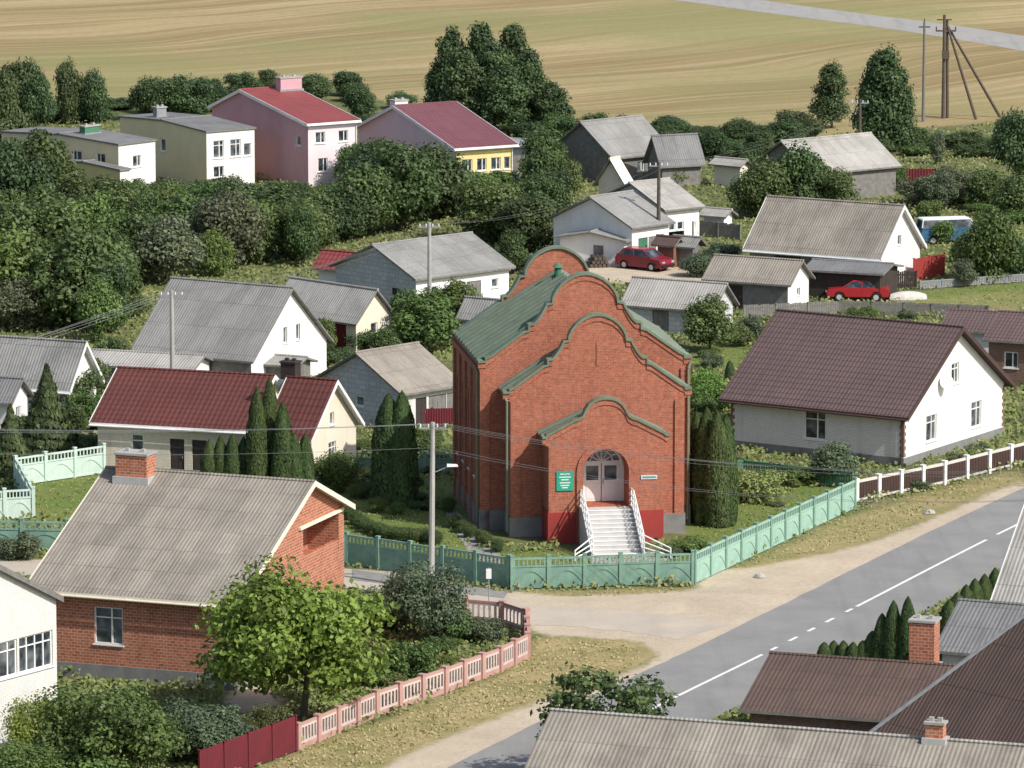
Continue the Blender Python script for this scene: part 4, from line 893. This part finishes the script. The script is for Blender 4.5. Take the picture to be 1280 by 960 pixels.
car('minibus', 'blue minibus with white roof parked in a yard', 'van', 1183, 303, 12, plain('blue_paint', (.05, .14, .24), (.04, .11, .2), .5, rough=.35), archprof([(2.2,.3),(2.25,.75),(2.1,1.2),(-2.1,1.2),(-2.2,.9),(-2.2,.3)], (-1.3, 1.4), z=.3), (-2.12, -2.0, 1.6, 2.0, 1.18, 1.8), 1.8, WHITE, (-1.3, 1.4))
car('parked_car', 'pale car parked behind garden trees', 'car', 668, 236, 20, WHITE, sed, (-1.6, -.95, .35, 1.05, .93, 1.38), 1.65)
p = at(1134, 374); mb = MB(); rings = []
for i in range(9):
    t = i/8; w = .65*math.sin(math.pi*(.12+.76*t))**.6; hgt = .55*math.sin(math.pi*(.1+.8*t))**.5
    rings.append([(t*2.6-1.3, w*math.cos(a), hgt*math.sin(a)) for a in [math.pi*k/8 for k in range(9)]])
for i in range(8):
    for k in range(8): mb.add([rings[i][k], rings[i+1][k], rings[i+1][k+1], rings[i][k+1]], [(0,1,2,3)])
mb.add(rings[0], [tuple(range(9))]); mb.add(rings[8], [tuple(range(9))])
o = mb.obj('overturned_boat', [FWHITE]); o.location = (p.x, p.y, .02); o.rotation_euler = (0, 0, .15); tag(o, 'pale overturned small boat beside red car', 'boat')

def logpile(u, v, yaw, n=5, label='stack of weathered firewood logs beside a shed'):
    p = at(u, v); mb = MB()
    for r_ in range(3):
        for k in range(n-r_): mb.cyl((k*.3+r_*.15, 0, .14+r_*.25), (k*.3+r_*.15, 1.6, .14+r_*.25), .14, n=7)
    o = mb.obj('log_pile', [BARK]); o.location = (p.x, p.y, 0); o.rotation_euler = (0, 0, math.radians(yaw)); tag(o, label, 'firewood')
logpile(845, 318, 20); logpile(740, 335, 10); logpile(660, 345, 40); logpile(1020, 372, 5); logpile(460, 400, 10)

# ------------------------------------------------------------- ground
xs = np.concatenate([np.linspace(-2500, -75, 12), np.arange(-66, 66.1, .6), np.linspace(75, 2500, 12)])
ys = np.concatenate([np.linspace(-300, 190, 6), np.arange(206, 500, .7), np.arange(506, 900, 14), np.linspace(960, 6000, 8)])
nx, ny = len(xs), len(ys); XX, YY = np.meshgrid(xs, ys)
verts = np.stack([XX.ravel(), YY.ravel(), np.zeros(nx*ny)], 1)
idx = np.arange(nx*ny).reshape(ny, nx)
faces = np.stack([idx[:-1, :-1].ravel(), idx[:-1, 1:].ravel(), idx[1:, 1:].ravel(), idx[1:, :-1].ravel()], 1)
me = bpy.data.meshes.new('ground'); me.from_pydata(verts.tolist(), [], faces.tolist()); me.update()
def mask(polys, blur=2):
    M_ = np.zeros((ny, nx))
    for P, val in polys:
        W_ = [at(*q) for q in P]; ins = np.zeros((ny, nx), bool); j = len(W_)-1
        for i in range(len(W_)):
            xi, yi, xj, yj = W_[i].x, W_[i].y, W_[j].x, W_[j].y
            if abs(yj-yi) > 1e-9:
                ins ^= ((yi > YY) != (yj > YY)) & (XX < (xj-xi)*(YY-yi)/(yj-yi)+xi)
            j = i
        M_[ins] = np.maximum(M_[ins], val)
    for _ in range(blur):
        q = np.pad(M_, 1, mode='edge'); M_ = (q[:-2, 1:-1]+q[2:, 1:-1]+q[1:-1, :-2]+q[1:-1, 2:]+q[1:-1, 1:-1])/5
    return M_
dirt = mask([([(556,740),(640,740),(700,746),(860,740),(960,708),(1060,688),(1140,660),(1290,594),(1290,628),(1130,700),(1000,765),(930,810),(800,880),(720,925),(650,975),(450,975),(540,930),(680,876),(770,846),(830,822),(800,800),(690,794),(664,792),(662,780),(560,765)], 1.0),
             ([(870,715),(960,706),(1065,686),(1065,700),(960,722),(870,735)], .8), ([(630,330),(800,320),(905,345),(920,360),(770,355),(700,345),(630,345)], .8),
             ([(280,860),(330,850),(360,880),(320,900),(280,890)], .9), ([(432,708),(556,738),(556,752),(430,735)], .8)], 3)
dry = mask([([(664,795),(850,800),(790,845),(680,880),(560,935),(420,975),(290,975),(372,940),(560,870),(662,826)], 1.0),
            ([(560,745),(640,738),(866,732),(1070,638),(1290,580),(1290,600),(1060,695),(860,748),(640,752)], .75), ([(0,560),(440,600),(430,640),(120,620)], .25), ([(1060,380),(1290,360),(1290,395),(1060,392)], .5)], 3)
lawn = mask([([(866,640),(930,600),(1065,612),(1065,634),(868,728),(645,732),(620,690),(860,690)], 1.0), ([(440,600),(575,600),(600,680),(636,730),(435,700),(380,620)], .8), ([(40,600),(130,590),(120,650),(45,650)], 1), ([(870,425),(940,430),(930,460),(860,460)], .8), ([(1130,365),(1290,352),(1290,385),(1130,385)], .7)], 2)
fb = [at(*q) for q in ((-1200,165),(0,150),(260,125),(440,108),(530,150),(700,168),(1000,172),(1150,160),(1290,150),(2500,140))]
fx = [q.x for q in fb]; fy = [q.y for q in fb]
field = np.clip((YY-np.interp(XX, fx, fy))/6+.5, 0, 1)
for nm, arr in (('dirt', dirt), ('dry', dry), ('lawn', lawn), ('field', field)):
    a = me.attributes.new(nm, 'FLOAT', 'POINT'); a.data.foreach_set('value', arr.ravel().astype(np.float32))
m, nt, b = newmat('ground_cover'); o = objco(nt)
def att(n):
    a = nt.nodes.new('ShaderNodeAttribute'); a.attribute_name = n; return a.outputs['Fac']
n1 = noise(nt, o, .35, 8, .65); n2 = noise(nt, o, 2.2, 6, .7)
base = mixc(nt, ramp(nt, n1, .35, .68), (.10, .13, .045), (.19, .175, .085))
base = mixc(nt, math_(nt, 'MULTIPLY', ramp(nt, n2, .45, .7), .5), base, (.07, .085, .036))
base = mixc(nt, math_(nt, 'MULTIPLY', ramp(nt, noise(nt, o, .2, 5), .56, .66), .7), base, (.27, .23, .15))
def soft(a, k=.5):
    s_ = math_(nt, 'ADD', a, math_(nt, 'MULTIPLY', math_(nt, 'SUBTRACT', n2, .5), k)); return ramp(nt, s_, .35, .62)
lawnc = mixc(nt, ramp(nt, n1, .3, .7), (.115, .175, .042), (.18, .195, .065))
lawnc = mixc(nt, math_(nt, 'MULTIPLY', ramp(nt, n2, .5, .75), .4), lawnc, (.08, .12, .035))
c = mixc(nt, soft(att('lawn')), base, lawnc)
dryc = mixc(nt, ramp(nt, n1, .38, .62), (.38, .30, .155), (.22, .205, .085)); dryc = mixc(nt, math_(nt, 'MULTIPLY', ramp(nt, n2, .5, .75), .4), dryc, (.15, .15, .06))
c = mixc(nt, ramp(nt, math_(nt, 'ADD', att('dry'), math_(nt, 'MULTIPLY', math_(nt, 'SUBTRACT', n1, .5), .9)), .3, .7), c, dryc)
dirtc = mixc(nt, ramp(nt, n1, .3, .7), (.55, .46, .35), (.43, .36, .27)); dirtc = mixc(nt, math_(nt, 'MULTIPLY', ramp(nt, n2, .5, .8), .35), dirtc, (.28, .23, .16))
c = mixc(nt, soft(att('dirt'), .8), c, dirtc)
# stubble field: gently curved parallel mowing swaths
vs_ = nt.nodes.new('ShaderNodeVectorMath'); vs_.operation = 'SUBTRACT'; nt.links.new(o, vs_.inputs[0]); vs_.inputs[1].default_value = (-520, 1250, 0)
vl = nt.nodes.new('ShaderNodeVectorMath'); vl.operation = 'LENGTH'; nt.links.new(vs_.outputs[0], vl.inputs[0])
wob = math_(nt, 'MULTIPLY', noise(nt, o, .011, 2), 38)
rad = math_(nt, 'ADD', vl.outputs['Value'], wob)
sx = nt.nodes.new('ShaderNodeSeparateXYZ'); nt.links.new(o, sx.inputs[0])
def swath(k, kx, det=4):
    cc = nt.nodes.new('ShaderNodeCombineXYZ'); nt.links.new(math_(nt, 'MULTIPLY', rad, k), cc.inputs[0]); nt.links.new(math_(nt, 'MULTIPLY', sx.outputs[0], kx), cc.inputs[1])
    return noise(nt, cc.outputs[0], 1.0, det, .6)
f3 = noise(nt, mapping(nt, o, (.014, .014, 1)), 1, 5)
fc = mixc(nt, ramp(nt, swath(.06, .008, 4), .40, .60), (.41, .32, .17), (.275, .205, .10))
fc = mixc(nt, math_(nt, 'MULTIPLY', ramp(nt, swath(.28, .012, 4), .46, .56), .5), fc, (.225, .17, .08))
fc = mixc(nt, math_(nt, 'MULTIPLY', ramp(nt, swath(.7, .015, 2), .5, .62), .45), fc, (.48, .395, .235))
fc = mixc(nt, math_(nt, 'MULTIPLY', ramp(nt, f3, .48, .60), .65), fc, (.235, .24, .10))
fc = mixc(nt, math_(nt, 'MULTIPLY', ramp(nt, noise(nt, mapping(nt, o, (1, .3, 1)), 1.2, 6), .4, .8), .3), fc, (.22, .18, .1))
c = mixc(nt, soft(att('field'), .5), c, fc)
nt.links.new(c, b.inputs['Base Color']); b.inputs['Roughness'].default_value = .95; b.inputs['Specular IOR Level'].default_value = .1
bump(nt, b, n2, .6, .12)
me.materials.append(m)
g_ = mkobj('ground', me); g_['kind'] = 'structure'

def smooth(pts, n=8):
    out = []
    P = [pts[0]]+pts+[pts[-1]]
    for i in range(1, len(P)-2):
        for k in range(n):
            t = k/n; a, b_, c_, d = P[i-1], P[i], P[i+1], P[i+2]
            out.append(.5*((2*b_)+(c_-a)*t+(2*a-5*b_+4*c_-d)*t*t+(3*b_-a-3*c_+d)*t**3))
    out.append(P[-2]); return out
def strip(name, line, off0, off1, z, mat_, wob=0):
    mb = MB(); L_ = []; n = len(line); rr = random.Random(3)
    for i in range(n):
        t = (line[min(n-1, i+1)]-line[max(0, i-1)]).normalized(); nn = Vector((-t.y, t.x))
        L_.append((line[i]+nn*(off0+rr.uniform(-wob, wob)), line[i]+nn*(off1+rr.uniform(-wob, wob))))
    for i in range(n-1):
        a, b_ = L_[i]; c_, d = L_[i+1]
        mb.add([(a.x,a.y,z),(b_.x,b_.y,z),(d.x,d.y,z),(c_.x,c_.y,z)], [(0,1,2,3)])
    o = mb.obj(name, [mat_]); o['kind'] = 'structure'; return o
def asph(name, c1, c2, c3):
    m, nt, b = newmat(name); o = objco(nt)
    c = mixc(nt, ramp(nt, noise(nt, o, .35, 7, .65), .38, .66), c1, c2); c = mixc(nt, math_(nt, 'MULTIPLY', ramp(nt, noise(nt, o, 6, 4), .5, .75), .4), c, c3)
    c = mixc(nt, math_(nt, 'MULTIPLY', ramp(nt, noise(nt, mapping(nt, o, (.8, .05, 1), (0, 0, -.5)), 1.0, 4), .5, .65), .3), c, tuple(x*.7 for x in c2))
    nt.links.new(c, b.inputs['Base Color']); b.inputs['Roughness'].default_value = .8; bump(nt, b, noise(nt, o, 30, 3), .3, .01); return m
ASPH = asph('asphalt', (.26, .255, .242), (.215, .21, .202), (.31, .295, .27)); ASPH2 = asph('worn_asphalt', (.42, .375, .31), (.52, .44, .345), (.34, .31, .28))
main = smooth([at(*q) for q in ((1560,520),(1280,652),(1068,760),(950,820),(840,874),(690,950),(480,1060))], 10)
side = smooth([at(*q) for q in ((880,790),(800,778),(700,770),(620,765),(556,742),(430,722),(200,712),(-100,708))], 12)
strip('side_street', side, -2.2, 2.2, .008, ASPH2, .22)
strip('road', main, -3.5, 3.5, .016, ASPH, .05)
WL = plain('road_paint', (.80, .80, .78), (.62, .62, .60), 3)
full = []
for a, b_ in zip(main[:-1], main[1:]):
    n = max(1, int((b_-a).length/.25))
    for k in range(n): full.append(a.lerp(b_, k/n))
mk = MB(); dist = 0; cur = []; runs = []
for i in range(len(full)-1):
    q = full[i]; u, v = proj(q.x, q.y, 0); dist += (full[i+1]-q).length
    if u > 1068: p_on = not (1234 < u < 1246)
    elif u > 955: p_on = (dist % 2.4) < 1.2
    else: p_on = True
    if p_on: cur.append(q)
    elif cur: runs.append(cur); cur = []
if cur: runs.append(cur)
for r_ in runs:
    if len(r_) < 2: continue
    for i in range(len(r_)-1):
        t = (r_[i+1]-r_[i]).normalized(); nn = Vector((-t.y, t.x))*.09
        a, b_ = r_[i], r_[i+1]
        mk.add([(a.x-nn.x,a.y-nn.y,.024),(b_.x-nn.x,b_.y-nn.y,.024),(b_.x+nn.x,b_.y+nn.y,.024),(a.x+nn.x,a.y+nn.y,.024)], [(0,1,2,3)])
mk.obj('road_marking', [WL])['kind'] = 'structure'
strip('field_road', smooth([at(*q) for q in ((700,-20),(880,-2),(960,9),(1060,22),(1160,35),(1290,56),(1500,95))], 6), -4.0, 4.0, .01, asph('field_asphalt', (.35, .335, .305), (.30, .29, .27), (.39, .37, .335)))
def patch(name, P, z, mat_):
    mb = MB(); W_ = [at(*q) for q in P]; mb.sheet([(w.x, w.y) for w in W_], [], lambda a, b_: (a, b_, z)); mb.obj(name, [mat_])['kind'] = 'structure'
patch('path', [(745,722),(830,716),(838,690),(735,690)], .012, plain('paving', (.38, .365, .34), (.31, .30, .28), 2))
patch('pavement', [(440,712),(636,740),(630,748),(560,740),(440,725)], .02, plain('footpath', (.29, .28, .26), (.22, .215, .20), 2))
patch('path', [(556,640),(568,636),(625,692),(632,722),(600,715)], .012, plain('church_path', (.32, .31, .29), (.26, .25, .24), 2))

# grass and weed cover as one ground-cover mesh
rng = np.random.default_rng(5)
NG = 240000
uu = rng.uniform(-30, 1310, NG); vv = rng.uniform(150, 985, NG)
bb = vv-480; tt = CH/(F*sp+bb*cp); GX = (uu-640)*tt; GY = (F*cp-bb*sp)*tt
def look(arr, X, Y):
    ix = np.clip(np.searchsorted(xs, X), 0, nx-1); iy = np.clip(np.searchsorted(ys, Y), 0, ny-1); return arr[iy, ix]
keep = (look(dirt, GX, GY) < .35) & (look(field, GX, GY) < .4)
for line, wd in ((main, 3.6), (side, 2.4)):
    for a, b_ in zip(line[:-1], line[1:]):
        d = b_-a; t = np.clip(((GX-a.x)*d.x+(GY-a.y)*d.y)/d.length_squared, 0, 1)
        keep &= ((GX-a.x-t*d.x)**2+(GY-a.y-t*d.y)**2) > wd*wd
for (ox, oy, dx, dy, L, W) in FOOT:
    rx, ry = GX-ox, GY-oy; a = rx*dx+ry*dy; b_ = -rx*dy+ry*dx
    keep &= ~((a > -.1) & (a < L+.1) & (b_ > -.1) & (b_ < W+.1))
clump = np.sin(GX*.9+1.7*np.sin(GY*.31))*np.sin(GY*.55+1.3*np.sin(GX*.4))
lw = look(lawn, GX, GY); dr = look(dry, GX, GY)
keep &= (rng.random(NG) < np.where(lw > .4, .55, np.where(dr > .4, .5, .9+.1*clump)))
GX, GY, clump, lw, dr = GX[keep], GY[keep], clump[keep], lw[keep], dr[keep]; n = len(GX)
hh = np.where((lw > .4) | (dr > .4), rng.uniform(.0, .08, n), rng.uniform(0, .22, n)*(1+1.2*(clump > .3)))
P = np.stack([GX, GY, hh+.02], 1); NN = np.tile(np.array([0, -.5, .6]), (n, 1))
sz = np.where((lw > .4) | (dr > .4), .07, .13)
gm, gnt, gb = newmat('grass_blades')
ga = gnt.nodes.new('ShaderNodeAttribute'); ga.attribute_name = 'tint'; gd = gnt.nodes.new('ShaderNodeAttribute'); gd.attribute_name = 'dryness'
gc = mixc(gnt, ga.outputs['Fac'], (.08, .125, .036), (.20, .24, .075)); gc = mixc(gnt, gd.outputs['Fac'], gc, (.38, .32, .17))
gnt.links.new(gc, gb.inputs['Base Color']); gb.inputs['Roughness'].default_value = .8; gb.inputs['Specular IOR Level'].default_value = .15
gme = leafmesh('grass', P, NN, sz, .4+.2*clump+rng.normal(0, .2, n), rng=rng, mat_=gm, extra=dr*.75+rng.normal(0, .18, n)+.12)
go = mkobj('grass', gme); go['kind'] = 'stuff'; go['label'] = 'short grass and weeds covering the village ground'; go['category'] = 'grass'

for (u, v, r_) in ((950,722,.28),(1162,642,.3),(1176,600,.2)):
    rr = random.Random(u); p = at(u, v); mb = MB(); n = 8; vs = [(0, 0, r_*.9)]
    for lv, (zz, rd) in enumerate(((.6, .8), (.1, 1.1))):
        for k in range(n): t = 6.283*k/n; q = rd*r_*rr.uniform(.8, 1.2); vs.append((q*math.cos(t), q*math.sin(t), zz*r_))
    fs = [(0, 1+k, 1+(k+1) % n) for k in range(n)]+[(1+k, 1+n+k, 1+n+(k+1) % n, 1+(k+1) % n) for k in range(n)]
    mb.add(vs, fs); o = mb.obj('boulder', [CONC]); o.location = (p.x, p.y, 0); tag(o, 'grey boulder on the grass verge', 'stone')

# ------------------------------------------------------------- light, sky, camera
sunv = Vector((.76, -.60, .90)).normalized()
el = math.asin(sunv.z); az = math.atan2(sunv.x, sunv.y)
w = bpy.data.worlds.new('World'); bpy.context.scene.world = w; w.use_nodes = True
bg = w.node_tree.nodes['Background']; sk = w.node_tree.nodes.new('ShaderNodeTexSky'); sk.sky_type = 'NISHITA'; sk.sun_disc = False
sk.sun_elevation = el; sk.sun_rotation = az; sk.dust_density = 2.5
w.node_tree.links.new(sk.outputs[0], bg.inputs[0]); bg.inputs[1].default_value = .14
sd = bpy.data.lights.new('sun', 'SUN'); sd.energy = 4.7; sd.angle = math.radians(.6); sd.color = (1, .965, .90)
so = bpy.data.objects.new('sun', sd); C.objects.link(so); so.rotation_euler = (-sunv).to_track_quat('-Z', 'Y').to_euler()
cd = bpy.data.cameras.new('camera'); cam = bpy.data.objects.new('camera', cd); C.objects.link(cam)
cam.location = (0, 0, CH); cam.rotation_euler = (math.pi/2-PH, 0, 0); cd.sensor_width = 36; cd.lens = F/1280*36; cd.clip_start = 1; cd.clip_end = 9000
sc = bpy.context.scene; sc.camera = cam
sc.view_settings.view_transform = 'Standard'; sc.view_settings.look = 'None'; sc.view_settings.exposure = 0
